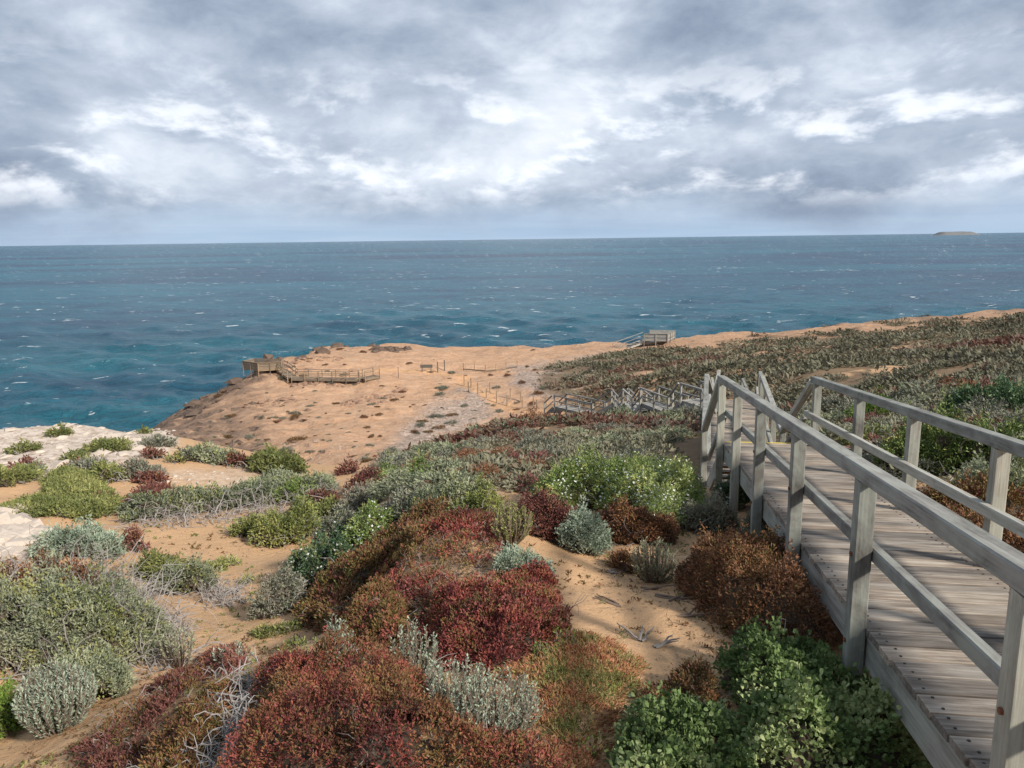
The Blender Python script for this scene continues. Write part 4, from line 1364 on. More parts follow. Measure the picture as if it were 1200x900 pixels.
# ---- the red mound in the middle
patch_plant('red_succulent', 'deep red succulent draped over the seaward face of the middle mound', GC,
            [(490, 720), (510, 690), (560, 690), (610, 690), (655, 710), (668, 735), (650, 762), (600, 785), (560, 800), (520, 790), (490, 765)], 0.13, 'red', edge=0.22, rag=0.2, cover=2.7, px=3.6, tshift=-0.14, tnoise=0.6, gaps=0.40, gapf=3.0, lump=0.8, twigs=110, mixin=[('browngreen', 1.0, 0.50)])
patch_plant('red_succulent', 'patchy red succulent and dry stems along the crest of the middle mound', GC,
            [(430, 690), (470, 650), (520, 622), (560, 612), (590, 625), (585, 650), (560, 670), (520, 690), (480, 720), (450, 740), (430, 730)], 0.10, 'red', edge=0.25, rag=0.3, cover=1.5, px=3.6, tshift=-0.15, core=False, gaps=0.545, gapf=3.0, mixin=[('browngreen', 0.7, 0.54)])
twig_patch('dead_branches', 'dry grey brown stems matted on the crest of the middle mound', 'dead branches',
           [(440, 700), (480, 655), (530, 625), (580, 640), (600, 680), (560, 690), (500, 720), (460, 740)], 0.10, 420, mat=M_BROWNTWIG, wander=0.5, length=0.25, rpx=0.6)
patch_plant('brown_succulent', 'brown green succulent curtain covering the shaded flank of the middle mound', GC,
            [(405, 735), (425, 700), (455, 690), (480, 715), (490, 760), (470, 780), (430, 770), (405, 760)], 0.14, 'browngreen', edge=0.2, cover=2.8, tshift=0.05, gaps=0.34, twigs=60, mixin=[('red', 0.6, 0.55)])
patch_plant('brown_succulent', 'long brown and dark red succulent ridge above the sandy gully', GC,
            [(345, 728), (370, 695), (410, 665), (450, 640), (490, 612), (530, 600), (545, 612), (500, 640), (460, 665), (425, 695), (400, 735), (370, 742)], 0.20, 'browngreen', edge=0.3, cover=2.8, tshift=0.15, lump=0.6, twigs=60, mixin=[('maroon', 0.9, 0.5), ('olive', 0.4, 0.56)])
bush('silver_shrub', 'neat round silver ball bush at the head of the sand patch', SHR, 684, 652, 62, 0.50, 'silver', px=3.3, cover=4.2, lump=0.2, wob=0.05, depth=1.0, coreh=0.6)
bush('silver_shrub', 'sprawling silver shrub with red succulent growing through it', SHR, 612, 682, 66, 0.30, 'silver', px=3.3, cover=2.6, depth=1.0)
bush('red_succulent', 'red tuft growing through the sprawling silver shrub', GC, 628, 690, 44, 0.2, 'red', px=3.3, cover=2.6, tshift=-0.2)
bush('maroon_shrub', 'dark maroon bush just behind the round silver ball', SHR, 645, 636, 86, 0.42, 'maroon', px=3.3, cover=2.7)
bush('rust_shrub', 'dark rust bush between the round silver ball and the white flowering bush', SHR, 742, 640, 96, 0.42, 'rust', px=3.3, cover=2.7, tshift=-0.2)
stalk_bush('yellow_shrub', 'upright yellow green shrub beside the dark maroon bush', SHR, 600, 636, 52, 0.42, 'yellow', n=90, leaves=16, up=0.5, tshift=-0.1)
bush('yellow_shrub', 'olive green bush with yellow tips behind the middle mound', SHR, 556, 612, 72, 0.50, 'yellow', px=3.3, cover=2.7, tshift=-0.25)
bush('grey_shrub', 'dark grey green bush crowning the long brown ridge', SHR, 505, 608, 70, 0.34, 'sage', px=3.3, cover=2.6, tshift=-0.3)
patch_plant('flowering_bush', 'wide bright green bush dotted with white flowers behind the silver ball', SHR,
            [(618, 600), (640, 585), (700, 575), (770, 578), (820, 590), (835, 612), (800, 622), (760, 632), (740, 615), (690, 600), (650, 604)], 0.52, 'flower', edge=0.55, cover=2.9, px=3.5, flowers=0.18, tshift=0.1, ratio=0.36, lump=0.35)
bush('flowering_bush', 'small green bush with white flowers at the foot of the near ramp', SHR, 862, 600, 56, 0.5, 'deepflower', px=3.3, cover=2.8, flowers=0.06, tshift=0.15)
bush('grey_shrub', 'wispy grey purple shrub in front of the small flowering bush', SHR, 832, 628, 66, 0.42, 'grey', px=3.3, cover=2.4, tshift=0.1)
bush('grey_shrub', 'wispy grey shrub brushing the ramp stringer', SHR, 896, 640, 56, 0.42, 'grey', px=3.3, cover=2.6)
stalk_bush('sage_shrub', 'green feathery shrub at the edge of the rust brown bush', SHR, 766, 680, 56, 0.40, 'sage', n=70, leaves=16, up=0.5, tshift=-0.15)
bush('rust_shrub', 'low rust tuft between the silver ball and the feathery green shrub', GC, 735, 672, 42, 0.16, 'rust', cover=2.6)

# ---- gully on the left
stalk_bush('silver_shrub', 'spiky blue silver bush standing on the gully sand', SHR, 70, 855, 68, 0.55, 'silver', n=260, leaves=34, up=0.55, bare=0.2, tshift=-0.05, leafpx=3.4, asp=0.15)
bush('lime_shrub', 'lime green bush at the foot of the spiky silver bush', SHR, 4, 868, 74, 0.42, 'lime', cover=2.6, px=3.6)
bush('sage_shrub', 'big olive yellow saltbush mass on the left bank behind the spiky silver bush', SHR, 70, 795, 230, 0.66, 'sage', depth=0.55, cover=2.6, px=3.5, tshift=0.0, lump=0.7, gaps=0.36, gapf=1.6, twigs=260, mixin=[('yellow', 0.9, 0.5), ('grey', 0.5, 0.5)])
bush('sage_shrub', 'pale sage bush at the end of the left bank, above the sand', SHR, 118, 790, 110, 0.6, 'sage', cover=2.8, px=3.5, tshift=0.15, lump=0.6, gaps=0.3, twigs=60)
bush('sage_shrub', 'dull sage bush low on the left bank beside the spiky silver bush', SHR, 105, 830, 80, 0.42, 'sage', cover=2.8, px=3.5)
bush('rust_shrub', 'brown dying bush on top of the left bank', SHR, 60, 730, 190, 0.6, 'rust', depth=0.5, cover=2.0, px=3.3, tshift=-0.25, gaps=0.42, gapf=1.6, lump=0.6, mixin=[('grey', 0.8, 0.5)])
twig_patch('dead_branches', 'grey thicket of bare twigs on top of the left bank', 'dead branches', [(-40, 740), (20, 690), (90, 680), (160, 690), (200, 730), (150, 750), (60, 760)], 0.85, 700, wander=0.35, length=0.8, rpx=0.55, flat=0.9)
twig_patch('dead_branches', 'bare grey twigs hanging off the end of the left bank', 'dead branches', [(150, 740), (190, 720), (222, 745), (215, 785), (170, 790)], 0.5, 200, wander=0.4, length=0.5, rpx=0.55, flat=0.7)
bush('sage_shrub', 'grey green bush growing across the gully sand, beside dead twigs', SHR, 218, 698, 66, 0.45, 'sage', cover=2.6, px=3.3, tshift=-0.1)
twig_patch('dead_branches', 'heap of purple grey dead twigs on the gully sand', 'dead branches', [(232, 705), (250, 685), (285, 690), (288, 712), (255, 715)], 0.38, 170, wander=0.45, length=0.45, rpx=0.55)
patch_plant('olive_mat', 'olive mat behind the grey green gully bush', GC, [(160, 672), (185, 662), (215, 668), (212, 684), (175, 684)], 0.22, 'olive', cover=2.8, edge=0.3)
for i, (px, py, w_) in enumerate([(245, 672, 40), (268, 664, 26), (289, 685, 14), (318, 748, 40), (342, 742, 30), (345, 760, 26)]):
    bush('green_creeper', ['small yellow green creeper on the open gully sand', 'small yellow green creeper on the open gully sand', 'tiny yellow green tuft alone on the gully sand'][i] if i < 3 else 'flat green creeper at the shaded foot of the brown ridge', GC, px, py, w_, 0.10 if i < 3 else 0.04, 'yellow' if i < 3 else 'olive',
         cover=1.8, core=False, group='creepers on the gully sand' if i < 2 else ('creepers at the foot of the ridge' if i > 2 else None))
patch_plant('flowering_bush', 'dark green bush with white flowers on the far side of the brown ridge', SHR, [(330, 690), (345, 672), (380, 655), (410, 650), (420, 662), (385, 680), (355, 698)], 0.42, 'deepflower', edge=0.35, cover=2.8, px=3.3, flowers=0.16)
bush('flowering_bush', 'pale green white flowered bush near the end of the brown ridge', SHR, 430, 642, 72, 0.42, 'flower', cover=2.7, px=3.3, flowers=0.16)
bush('grey_shrub', 'grey wispy bush at the tail of the brown ridge, on the sand', SHR, 328, 722, 62, 0.42, 'grey', cover=2.4, px=3.3, tshift=0.2)
bush('olive_shrub', 'olive bush with yellowing leaves alone on the gully sand', SHR, 338, 642, 76, 0.72, 'yellow', cover=2.7, px=3.3, tshift=-0.15)
bush('olive_shrub', 'small olive bush at the side of the yellowing bush', SHR, 294, 630, 42, 0.34, 'olive', cover=2.6, px=3.3, tshift=-0.1)
patch_plant('olive_mat', 'smooth olive mat behind the yellowing bush', GC, [(335, 612), (350, 600), (395, 600), (408, 608), (395, 618), (350, 620)], 0.3, 'olive', cover=2.6, edge=0.5)
twig_patch('dead_branches', 'long windrow of grey dead branches across the gully', 'dead branches', [(150, 612), (200, 606), (260, 598), (330, 588), (390, 580), (385, 592), (320, 606), (240, 618), (160, 622)], 0.42, 330, wander=0.4, length=0.8, rpx=0.42, flat=0.4)
patch_plant('grey_shrub', 'low grey green scrub growing along the windrow of dead branches', SHR, [(140, 604), (200, 594), (270, 586), (320, 570), (390, 566), (395, 578), (330, 590), (240, 602), (150, 614)], 0.32, 'sage', cover=2.4, edge=0.6, tshift=-0.15)
patch_plant('maroon_shrub', 'dark red scrub at the back of the windrow of dead branches', SHR, [(150, 590), (200, 580), (218, 596), (180, 606), (150, 604)], 0.35, 'maroon', cover=2.6, edge=0.5)
bush('sage_shrub', 'silver grey low shrub near the pale limestone, before the windrow', SHR, 92, 655, 80, 0.45, 'silver', cover=2.4, px=3.3, tshift=-0.2)
bush('maroon_shrub', 'small red brown bush on the sand before the windrow', SHR, 158, 648, 28, 0.35, 'maroon', cover=2.8, px=3.3)

# ---- mats and bushes on the limestone shelf
patch_plant('olive_mat', 'largest olive green mat spreading over sand near the pale limestone', GC,
            [(0, 602), (20, 588), (55, 585), (50, 566), (75, 552), (105, 558), (130, 580), (150, 590), (130, 606), (95, 612), (40, 606)], 0.15, 'olive', edge=0.4, cover=2.8, px=2.8, lump=0.25, tshift=-0.05)
patch_plant('olive_mat', 'narrow olive mat reaching in from the limestone shelf', GC, [(-30, 570), (0, 560), (45, 556), (50, 562), (10, 572), (-30, 580)], 0.25, 'olive', edge=0.5, cover=2.6)
for lab, poly in [('yellowish mat on the rim of the limestone shelf, against the sea', [(62, 501), (85, 495), (110, 494), (134, 492), (120, 499), (85, 504)]),
                  ('oval olive mat in the middle of the limestone shelf', [(98, 528), (115, 520), (150, 519), (158, 527), (130, 531), (104, 531)]),
                  ('small olive mat between the rim mat and the oval mat', [(52, 511), (66, 506), (84, 507), (80, 512), (60, 513)]),
                  ('small olive mat at the near edge of the limestone shelf', [(70, 540), (85, 535), (104, 536), (104, 543), (80, 544)])]:
    patch_plant('olive_mat', lab, GC, poly, 0.13, 'olive', edge=0.5, cover=2.6, tshift=0.12 if 'yellow' in lab else -0.1)
bush('sage_shrub', 'small round bush on the limestone shelf with dry grey skirts', SHR, 28, 531, 34, 0.3, 'olive', cover=2.6)
bush('olive_shrub', 'upright yellow olive bush beside grey twigs at the shelf edge', SHR, 128, 566, 38, 0.65, 'yellow', cover=2.6, tshift=-0.15)
bush('grey_shrub', 'grey bush beside the upright yellow olive bush', SHR, 105, 555, 40, 0.42, 'grey', cover=2.8)
bush('grey_shrub', 'pale grey twiggy bush with red skirts near the shelf edge', SHR, 165, 562, 56, 0.5, 'grey', cover=2.6, tshift=0.2)
bush('maroon_shrub', 'dark red skirt under the pale grey twiggy bush', GC, 178, 568, 36, 0.28, 'maroon', cover=2.8)
bush('maroon_shrub', 'bright maroon bush at the limestone rim', SHR, 181, 538, 24, 0.45, 'maroon', cover=2.8, tshift=0.2)
bush('grey_shrub', 'grey bush at the limestone rim behind the maroon one', SHR, 185, 524, 36, 0.3, 'grey', cover=2.6)
bush('olive_shrub', 'tiny green bush on the rim of the limestone', SHR, 168, 508, 14, 0.3, 'olive', cover=2.8)
for i, (px, py, w_, h_, k_) in enumerate([(205, 543, 16, 0.3, 'olive'), (240, 543, 46, 0.55, 'sage'), (262, 546, 40, 0.5, 'sage'), (280, 548, 24, 0.5, 'maroon'), (222, 541, 22, 0.4, 'grey'), (120, 592, 22, 0.25, 'maroon'), (40, 555, 26, 0.3, 'sage'), (30, 552, 26, 0.3, 'maroon'), (88, 552, 20, 0.3, 'maroon')]):
    bush({'olive': 'olive_shrub', 'sage': 'sage_shrub', 'maroon': 'maroon_shrub', 'grey': 'grey_shrub'}[k_], {'olive': 'low olive tuft on the sand behind the limestone shelf', 'sage': 'low sage bush on the sand behind the limestone shelf', 'maroon': 'low maroon tuft on the sand by the limestone shelf', 'grey': 'low grey tuft on the sand behind the limestone shelf'}[k_],
         SHR, px, py, w_, h_, k_, group=k_ + ' tufts by the limestone shelf' if k_ in ('sage', 'maroon') else None, cover=2.8)
patch_plant('olive_mat', 'dome of smooth green mat at the end of the sand, against the headland', GC, [(290, 552), (298, 543), (325, 541), (355, 551), (360, 556), (325, 558)], 0.55, 'olive', edge=0.9, cover=2.7, tshift=-0.2, lump=0.2)
patch_plant('flowering_bush', 'bright green low bush in the middle of the scrub slope', SHR, [(440, 572), (460, 563), (495, 562), (515, 570), (500, 578), (455, 580)], 0.5, 'flower', edge=0.6, cover=2.7)
for px, py, w_, h_, k_, l_ in [(430, 580, 46, 0.5, 'maroon', 'dark red bush beside the bright green low bush'), (408, 556, 22, 0.4, 'maroon', 'tiny red bush near the bare headland sand'), (350, 590, 60, 0.4, 'flower', 'green bush at the far end of the windrow of branches'),
                               (375, 596, 40, 0.35, 'maroon', 'red tuft beside the green bush of the windrow'), (395, 650, 60, 0.5, 'grey', 'dark grey twiggy bush behind the white flowered bush'),
                               (470, 612, 64, 0.36, 'grey', 'grey twig bush behind the long brown ridge'), (420, 606, 60, 0.5, 'grey', 'purple grey bush at the head of the gully'), (540, 600, 56, 0.4, 'sage', 'sage bush above the long brown ridge')]:
    bush({'maroon': 'maroon_shrub', 'flower': 'green_shrub', 'grey': 'grey_shrub', 'sage': 'sage_shrub'}[k_], l_, SHR, px, py, w_, h_, k_, cover=2.8)

# ---- right of the ramp
bush('green_shrub', 'low bright green bush behind the far end of the ramp rail', SHR, 1020, 496, 56, 0.55, 'lime', cover=2.7, tshift=-0.15)
bush('green_shrub', 'large leafy green bush beside the ramp, darker at its top', SHR, 1090, 560, 110, 0.95, 'flower', cover=2.7, px=3.6, tshift=-0.1)
bush('green_shrub', 'leafy green bush between two ramp posts, next to the large one', SHR, 1165, 556, 90, 0.8, 'flower', cover=2.7, px=3.6, tshift=0.1)
bush('green_shrub', 'dark green bush on the slope above the ramp bushes', SHR, 1165, 492, 100, 0.9, 'deepflower', cover=2.7, tshift=0.05)
bush('sage_shrub', 'sage bush in front of the leafy green bushes by the ramp', SHR, 1180, 608, 110, 0.6, 'sage', cover=2.6, px=3.6, tshift=-0.15)
bush('maroon_shrub', 'dark brown bush next to the sage one along the ramp edge', SHR, 1130, 622, 110, 0.42, 'browngreen', cover=2.6, px=3.6)
bush('rust_shrub', 'brown dying bush below the ramp rail, next to the large green bush', SHR, 1045, 545, 60, 0.5, 'maroon', cover=2.8)
patch_plant('brown_succulent', 'brown succulent strip growing along the seaward edge of the ramp', GC, [(1065, 595), (1085, 590), (1120, 620), (1160, 640), (1230, 660), (1290, 740), (1240, 775), (1180, 700), (1120, 645)], 0.24, 'rust', edge=0.2, cover=2.6, px=3.6)

# ---- scrub on the slopes: the larger bushes one by one, the rest as one mass
protos = []
prng = np.random.default_rng(99)
PK = [('grey_shrub', 'grey'), ('sage_shrub', 'sage'), ('maroon_shrub', 'maroon'), ('olive_shrub', 'olive'), ('green_shrub', 'flower'), ('rust_shrub', 'rust')]
flat_g = lambda x, y: np.zeros(np.shape(x))
for nm, kd in PK:
    vs = []
    for v in range(3):
        foot = Foot(ellipse(0, 0, 1.0, 0.8, wob=0.2, seed=900 + v), 0.75, 0.12, 900 + v + len(vs), ground_fn=flat_g)
        pr = shrub_meshes(foot, 0.52, 24, kd, prng, px=3.6, cover=2.6, maxn=1500, core=False, tshift=-0.18 if kd in ('maroon', 'rust') else -0.12, mixin=None)
        me = pr[0][1]; me.materials.append(pr[0][2]); me.name = nm
        vs.append(me)
    protos.append((nm, kd, vs))
LAB = {'grey': 'low grey scrub bush on the slope', 'sage': 'low sage green scrub bush on the slope', 'maroon': 'low dark red scrub bush on the slope', 'olive': 'low olive scrub bush on the slope',
       'flower': 'fresh green scrub bush on the slope', 'rust': 'low rust brown scrub bush on the slope'}

WALKPTS = [ramp_pt(0, XC), ramp_pt(T1, XC), p1, p2, p3, p4, p5, p6, p7, p8, q0, q1, q2, q3, q4, q5, q6, q7, q8, q9, q10]


def walk_dist(x, y):
    best = np.full(np.shape(x), 1e9)
    for a_, b_ in zip(WALKPTS[:-1], WALKPTS[1:]):
        dx, dy = b_[0] - a_[0], b_[1] - a_[1]
        t = np.clip(((x - a_[0]) * dx + (y - a_[1]) * dy) / (dx * dx + dy * dy), 0, 1)
        best = np.minimum(best, np.hypot(a_[0] + t * dx - x, a_[1] + t * dy - y))
    return best


SANDGAPS = [[(560, 530), (600, 520), (640, 505), (690, 500), (690, 508), (640, 518), (600, 535), (560, 540)], [(795, 545), (830, 540), (838, 560), (800, 570)],
            [(1025, 437), (1060, 430), (1075, 434), (1035, 445)], [(1080, 437), (1130, 428), (1170, 425), (1140, 440), (1095, 447)], [(640, 440), (700, 428), (690, 436), (650, 446)],
            [(730, 438), (770, 434), (775, 440), (740, 444)], [(1170, 505), (1200, 495), (1200, 520), (1175, 522)], [(600, 462), (700, 452), (690, 460), (620, 470)]]
srng = np.random.default_rng(5)


def scrub_points(n, ymin, ymax, dens=None):
    az_ = np.radians(srng.uniform(-14, 44, n)); r_ = np.sqrt(srng.uniform(ymin ** 2, ymax ** 2, n))
    x = r_ * np.sin(az_); y = r_ * np.cos(az_)
    P = np.column_stack([x, y, H(x, y)])
    u, v, w = project(P)
    d_, _, _ = poly_dist(SCRUB, u, v)
    jt = (fbm(x * 0.3, y * 0.3, 61, 3) - 0.5) * 30
    ok = (d_ + jt > 2) & (walk_dist(x, y) > 1.5) & (fbm(x * 0.16, y * 0.22, 64, 4) > 0.31)
    cs, _, _ = poly_dist(COAST, x, y)
    ok &= cs > np.where(u > 880, -1.0, 7.0) + np.where(u > 880, 4.0, 6.0) * fbm(x * 0.1, y * 0.1, 62, 3)
    for g in SANDGAPS:
        gd, _, _ = poly_dist(g, u, v)
        ok &= gd < 0
    return P[ok], u[ok], v[ok]


# individuals: 10 to 38 m away
P, u, v = scrub_points(3800, 9.5, 40)
keep = []
for i in range(len(P)):
    if len(keep) >= 340:
        break
    d = dist_to(P[i])
    rad = 0.45 + 0.025 * d
    if all((P[i][0] - P[j][0]) ** 2 + (P[i][1] - P[j][1]) ** 2 > rad * rad for j in keep):
        keep.append(i)
for i in keep:
    p = P[i]
    reg = float(vnoise(p[0] * 0.22, p[1] * 0.22, 71)); reg2 = float(vnoise(p[0] * 0.5 + 9, p[1] * 0.5, 72))
    if reg > 0.68:
        k = 2 if reg2 > 0.5 else 5
    elif reg < 0.28:
        k = 4 if reg2 > 0.62 else 3
    else:
        k = 0 if reg2 < 0.5 else 1
    nm, kd, vs = protos[k]
    d = dist_to(p)
    s_ = (0.42 + 0.010 * d) * srng.uniform(0.75, 1.35)
    o = bpy.data.objects.new(nm, vs[srng.integers(0, 3)])
    COL.objects.link(o)
    o.location = (p[0], p[1], p[2] - 0.04)
    o.rotation_euler = (0, 0, srng.uniform(0, 6.28))
    o.scale = (s_ * srng.uniform(0.85, 1.25), s_, s_ * srng.uniform(0.5, 0.95))
    tag(o, LAB[kd], 'shrub', kd + ' scrub bushes dotted over the slope')


def scrub_mass(name, label, P, size, per, rng, tints, mat, hfac=0.55, leafr=0.5):
    n = len(P)
    sz = size * (0.45 + 1.25 * rng.random(n) ** 2.0)
    C = np.repeat(P, per, 0); S_r = np.repeat(sz, per)
    nn = len(C)
    th = rng.random(nn) * 2 * np.pi; r_ = np.sqrt(rng.random(nn))
    zf = np.sqrt(np.clip(1 - r_ ** 2, 0, 1)) * (0.45 + 0.55 * rng.random(nn))
    Q = C + np.column_stack([np.cos(th) * r_ * S_r, np.sin(th) * r_ * S_r, zf * S_r * hfac])  # low cushions
    out = np.column_stack([np.cos(th) * r_, np.sin(th) * r_, 0.5 + zf])
    A = unit(out * np.array([1, 1, 0.35]) + rng.normal(0, 0.4, (nn, 3)) * np.array([1, 1, 0.5]))
    B = unit(np.cross(A, rng.normal(0, 1, (nn, 3))))
    L = S_r * leafr * (0.6 + 0.7 * rng.random(nn))
    V, F = leaf_quads(Q, A, B, L, L * 0.5)
    tn = np.clip(np.repeat(tints, per) + rng.normal(0, 0.07, nn), 0, 1)
    TRI[0] += len(F) * 2
    o = link(name, mesh_np(name, V, [F], {'tint': np.repeat(tn, 4)}), mat)
    tag(o, label, None, None, 'stuff')


def mass_tints(P):
    x, y = P[:, 0], P[:, 1]
    b_ = fbm(x * 0.10, y * 0.16, 81, 3)
    b2_ = fbm(x * 0.07 + 5, y * 0.11, 83, 3)
    return np.clip(0.36 + (b2_ - 0.5) * 1.1 + (srng.random(len(P)) - 0.5) * 0.42 + np.where(b_ > 0.61, 0.40, 0.0), 0, 1)


P, u, v = scrub_points(15000, 8.5, 24)
scrub_mass('near_scrub', 'low mixed scrub filling the gaps between slope bushes', P, 0.24, 18, srng, mass_tints(P), LM['scrubmix'], leafr=0.36)
P, u, v = scrub_points(17000, 24, 48)
scrub_mass('slope_scrub', 'low grey green scrub covering the middle slope', P, 0.38, 14, srng, mass_tints(P), LM['scrubmix'], leafr=0.42)
P, u, v = scrub_points(26000, 48, 135)
scrub_mass('far_scrub', 'dark low heath covering the far slope to the cliff edge', P, 0.62, 10, srng, mass_tints(P), LM['scrubmix'], hfac=0.38, leafr=0.5)

# scattered low tufts on the bare headland
tuft = []
for v, kd in enumerate(('grey', 'grey', 'browngreen', 'rust')):
    foot = Foot(ellipse(0, 0, 1.0, 0.8, wob=0.15, seed=950 + v), 0.75, 0.0, 950 + v, ground_fn=flat_g)
    pr = shrub_meshes(foot, 0.5, 60, kd, prng, px=3.2, cover=5.0, maxn=520, core=False, tshift=-0.2)
    pr[0][1].materials.append(pr[0][2]); tuft.append(pr[0][1])
cnt = 0
tp = [(497, 420, .5), (550, 453, 1.6), (518, 452, 1.7)]
hp = []
while len(hp) < 190:
    a_, b_ = srng.uniform(215, 640), srng.uniform(408, 545)
    dd, _, _ = poly_dist(HEAD, np.array([a_]), np.array([b_]))
    if dd[0] > 4 and srng.random() < 0.25 + (b_ - 405) / 140:
        hp.append((a_, b_))
hp += [(518, 455), (520, 456), (575, 440), (330, 443), (345, 448), (606, 436)]
G = ground([a for a, b in hp], [b for a, b in hp])
for g in G:
    if g[1] < 38 or g[2] < CZ - 18.5 or poly_dist(COAST, g[:1], g[1:2])[0][0] < 3:
        continue
    o = bpy.data.objects.new('headland_tuft', tuft[srng.integers(0, len(tuft))])
    COL.objects.link(o)
    s_ = 0.14 + 0.42 * srng.random() ** 2.5
    o.location = (g[0], g[1], g[2] - 0.03); o.rotation_euler = (0, 0, srng.uniform(0, 6.28)); o.scale = (s_ * 1.3, s_, s_ * 0.7)
    tag(o, 'low dark tuft on the bare headland sand', 'shrub', 'dark tufts dotted over the bare headland')

# ---- stones
mt_st, T = material('pale_stone')
pos = T.n('ShaderNodeNewGeometry').outputs['Position']
c = T.mix(T.noise(pos, 5.0, 6, 0.65), (0.34, 0.27, 0.21), (0.60, 0.53, 0.455))
finish(T, T.n('ShaderNodeBsdfPrincipled', {'Base Color': c, 'Roughness': 0.95, 'Specular IOR Level': 0.1}).outputs[0])


def rubble(name, label, polys, n, smin, smax, seed, flat=0.5, mat=None):
    rng = np.random.default_rng(seed)
    pts = []
    for poly, k in polys:
        G = ground(*np.array(poly, float).T)
        f_ = Foot(G[:, :2], 0.4, 0.3, seed)
        s = f_.sample(k, rng)
        pts.append(s[:, :2])
    xy = np.concatenate(pts)
    z = H(xy[:, 0], xy[:, 1])
    N = len(xy)
    sz = smin * (smax / smin) ** (rng.random(N) ** 2.2)
    ico = np.array([(1, 0, .1), (.3, .9, 0), (-.8, .6, .1), (-.8, -.6, -.1), (.3, -.95, 0), (.5, .35, .8), (-.45, .4, .75), (-.1, -.6, .85)])
    fc = np.array([[0, 1, 5], [1, 2, 6], [1, 6, 5], [2, 3, 6], [3, 7, 6], [3, 4, 7], [4, 0, 7], [0, 5, 7], [5, 6, 7]])
    V = ico[None] * (1 + rng.normal(0, 0.22, (N, 8, 3)))
    V[..., 2] *= flat
    th = rng.random(N) * 6.28
    c_, s_ = np.cos(th)[:, None], np.sin(th)[:, None]
    X = V[..., 0] * c_ - V[..., 1] * s_; Y = V[..., 0] * s_ + V[..., 1] * c_
    V = np.stack([X * sz[:, None] + xy[:, :1], Y * sz[:, None] + xy[:, 1:], V[..., 2] * sz[:, None] + z[:, None]], -1).reshape(-1, 3)
    F = (np.arange(N)[:, None, None] * 8 + fc[None]).reshape(-1, 3)
    TRI[0] += len(F)
    tag(link(name, mesh_np(name, V, [F]), mat or mt_st), label, None, None, 'stuff')


mt_gs, T = material('greyish_stone')
pos = T.n('ShaderNodeNewGeometry').outputs['Position']
c = T.mix(T.noise(pos, 3.0, 6, 0.65), (0.24, 0.18, 0.14), (0.46, 0.37, 0.30))
finish(T, T.n('ShaderNodeBsdfPrincipled', {'Base Color': c, 'Roughness': 0.95, 'Specular IOR Level': 0.1}).outputs[0])
rubble('limestone_rubble', 'pale limestone rubble strewn over the shelf above the sea', [([(-100, 500), (0, 503), (130, 494), (205, 508), (195, 528), (120, 540), (60, 548), (-100, 556)], 4200), ([(-60, 612), (30, 602), (45, 636), (-60, 672)], 1500)], 0, 0.035, 0.40, 41, flat=0.42)
rubble('sand_pebbles', 'small white stones scattered on the sand behind the windrow', [([(185, 560), (230, 550), (290, 555), (330, 572), (250, 590), (200, 585)], 190)], 0, 0.02, 0.09, 42)
rubble('headland_stones', 'pale stones scattered over the grey crust of the headland', [([(470, 500), (520, 462), (560, 452), (600, 472), (560, 500), (500, 530), (440, 545)], 900), ([(330, 540), (420, 540), (420, 520), (300, 515)], 200)], 0, 0.05, 0.24, 43, flat=0.4, mat=mt_gs)

mt_rr, T = material('red_brown_stone')
pos = T.n('ShaderNodeNewGeometry').outputs['Position']
c = T.mix(T.noise(pos, 2.0, 6, 0.7), (0.14, 0.085, 0.06), (0.38, 0.24, 0.165))
finish(T, T.n('ShaderNodeBsdfPrincipled', {'Base Color': c, 'Roughness': 0.95, 'Specular IOR Level': 0.1}).outputs[0])
mt_st, T = material('dark_cliff_rock')
pos = T.n('ShaderNodeNewGeometry').outputs['Position']
c = T.mix(T.noise(pos, 1.4, 7, 0.7), (0.045, 0.035, 0.03), (0.20, 0.14, 0.105))
finish(T, T.n('ShaderNodeBsdfPrincipled', {'Base Color': c, 'Roughness': 0.95, 'Specular IOR Level': 0.1}).outputs[0])
rubble('outcrop_stones', 'broken red brown stones in lines across the bare headland', [([(335, 447), (400, 449), (405, 454), (340, 453)], 110), ([(395, 474), (440, 462), (450, 466), (405, 480)], 70), ([(430, 470), (470, 452), (478, 456), (440, 478)], 60), ([(300, 470), (350, 466), (352, 471), (300, 476)], 60), ([(340, 425), (400, 418), (402, 423), (345, 431)], 70)], 0, 0.10, 0.5, 47, flat=0.5, mat=mt_rr)
rubble('cliff_rocks', 'dark broken rocks along the seaward rim of the headland', [([(188, 492), (215, 478), (245, 462), (285, 442), (290, 450), (255, 472), (225, 488), (200, 497)], 420), ([(300, 424), (360, 413), (430, 404), (425, 410), (365, 420), (310, 432)], 120), ([(430, 406), (480, 408), (480, 414), (435, 412)], 70)], 0, 0.2, 1.3, 44, flat=0.6)

# ---- fallen leaves and bits of twig on the sand between the plants
lr = np.random.default_rng(77)
n_ = 26000
az_ = np.radians(lr.uniform(-38, 24, n_)); r_ = 2.8 * (20 / 2.8) ** lr.random(n_)
lx = r_ * np.sin(az_); ly = r_ * np.cos(az_)
kp = fbm(lx * 0.9, ly * 0.9, 23, 4) + lr.normal(0, 0.06, n_) > 0.52
lx = lx[kp]; ly = ly[kp]; r_ = r_[kp]
lp = np.column_stack([lx, ly, H(lx, ly) + 0.004])
A = unit(np.column_stack([lr.normal(0, 1, len(lx)), lr.normal(0, 1, len(lx)), np.abs(lr.normal(0, 0.15, len(lx)))]))
B = unit(np.cross(A, np.array([0, 0, 1.0]) + lr.normal(0, 0.3, A.shape)))
L = (0.009 + 0.0024 * r_) * (0.5 + lr.random(len(lx)))
V, F = leaf_quads(lp, A, B, L, L * (0.15 + 0.4 * lr.random(len(lx))), 0.1)
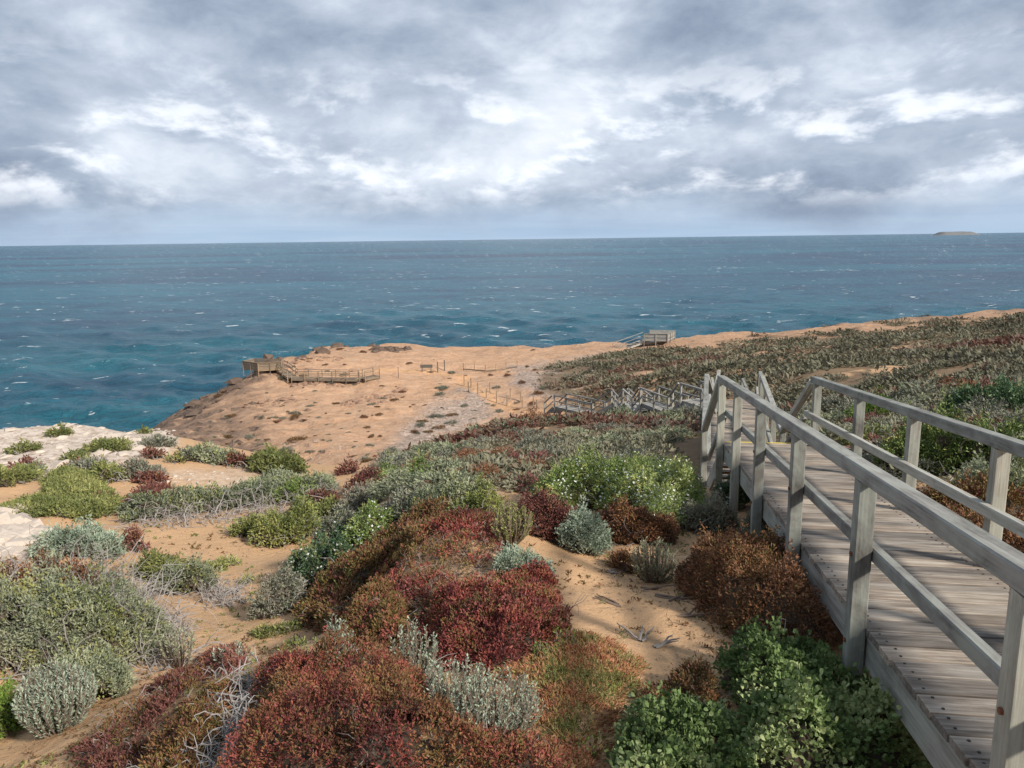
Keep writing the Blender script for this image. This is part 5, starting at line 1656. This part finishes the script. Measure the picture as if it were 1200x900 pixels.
tag(link('leaf_litter', mesh_np('leaf_litter', V, [F], {'tint': np.repeat(lr.random(len(lx)), 4)}), LM['litter']), 'fallen leaves and twig bits on the sand between plants', None, None, 'stuff')

# ---- seedlings and creeping sprigs at the margins of the plants
for nm_, lab_, kd_, sd_n in (('red_seedlings', 'tiny red brown succulent sprigs on the open sand', 'browngreen', 24), ('green_seedlings', 'tiny olive seedlings on the open sand', 'olive', 29)):
    n_ = 5200
    az_ = np.radians(lr.uniform(-38, 24, n_)); r_ = 3.0 * (22 / 3.0) ** lr.random(n_)
    lx = r_ * np.sin(az_); ly = r_ * np.cos(az_)
    kp = (fbm(lx * 0.8, ly * 0.8, sd_n, 4) + lr.normal(0, 0.03, n_) > 0.60) & (walk_dist(lx, ly) > 0.9)
    lx = np.repeat(lx[kp], 7); ly = np.repeat(ly[kp], 7); rr_ = np.repeat(r_[kp], 7)
    k_ = len(lx)
    lx = lx + lr.normal(0, 0.02, k_); ly = ly + lr.normal(0, 0.02, k_)
    lp = np.column_stack([lx, ly, H(lx, ly) + 0.002])
    A = unit(np.column_stack([lr.normal(0, 0.7, k_), lr.normal(0, 0.7, k_), np.abs(lr.normal(0.5, 0.3, k_))]))
    B = unit(np.cross(A, lr.normal(0, 1, A.shape)))
    L = (0.014 + 0.0036 * rr_) * (0.5 + 0.8 * lr.random(k_))
    V, F = leaf_quads(lp, A, B, L, L * 0.4)
    tag(link(nm_, mesh_np(nm_, V, [F], {'tint': np.repeat(lr.random(k_), 4)}), LM[kd_]), lab_, None, None, 'stuff')

# ---- driftwood and litter on the sand patch
for i, (px, py, ln, yaw) in enumerate([(752, 752, 0.28, 1.2), (765, 760, 0.22, 0.2), (715, 672, 0.16, 0.5), (770, 700, 0.45, -0.5), (800, 722, 0.4, -0.3), (755, 690, 0.35, -0.8), (730, 712, 0.3, 2.4), (790, 705, 0.35, 0.3)]):
    SEED[0] += 1
    rng = np.random.default_rng(7000 + i)
    g = ground(px, py)[0]
    d = float(np.linalg.norm(g - CAM))
    n_ = 3
    m_ = 6
    st = g[None] + rng.normal(0, 0.03, (n_, 3)) * np.array([1, 1, 0])
    path = [st]
    dv = np.column_stack([np.cos(yaw + rng.normal(0, 0.5, n_)), np.sin(yaw + rng.normal(0, 0.5, n_)), np.full(n_, 0.15)])
    for k in range(m_ - 1):
        dv = unit(dv + rng.normal(0, 0.25, (n_, 3)) * np.array([1, 1, 0.4]))
        path.append(path[-1] + dv * ln / (m_ - 1))
    path = np.stack(path, 1)
    gz_ = H(path[..., 0].ravel(), path[..., 1].ravel()).reshape(path.shape[:2])
    path[..., 2] = np.clip(path[..., 2], gz_ + 0.004, gz_ + 0.07)
    V, F = tubes(path, np.linspace(0.011, 0.004, m_)[None] * np.ones((n_, 1)), sides=5)
    o = place_parts('driftwood', ['forked bleached stick lying on the lower sand patch', 'short stick beside the forked one on the sand patch', 'tiny stick near the silver ball bush on sand'][i] if i < 3 else 'dark dry root lying at the edge of the sand patch', 'stick',
                    'dry roots at the edge of the sand patch' if i > 2 else None, g, [('wood', mesh_np('wood', V, [F]), M_BROWNTWIG if i > 2 else M_TWIG)])
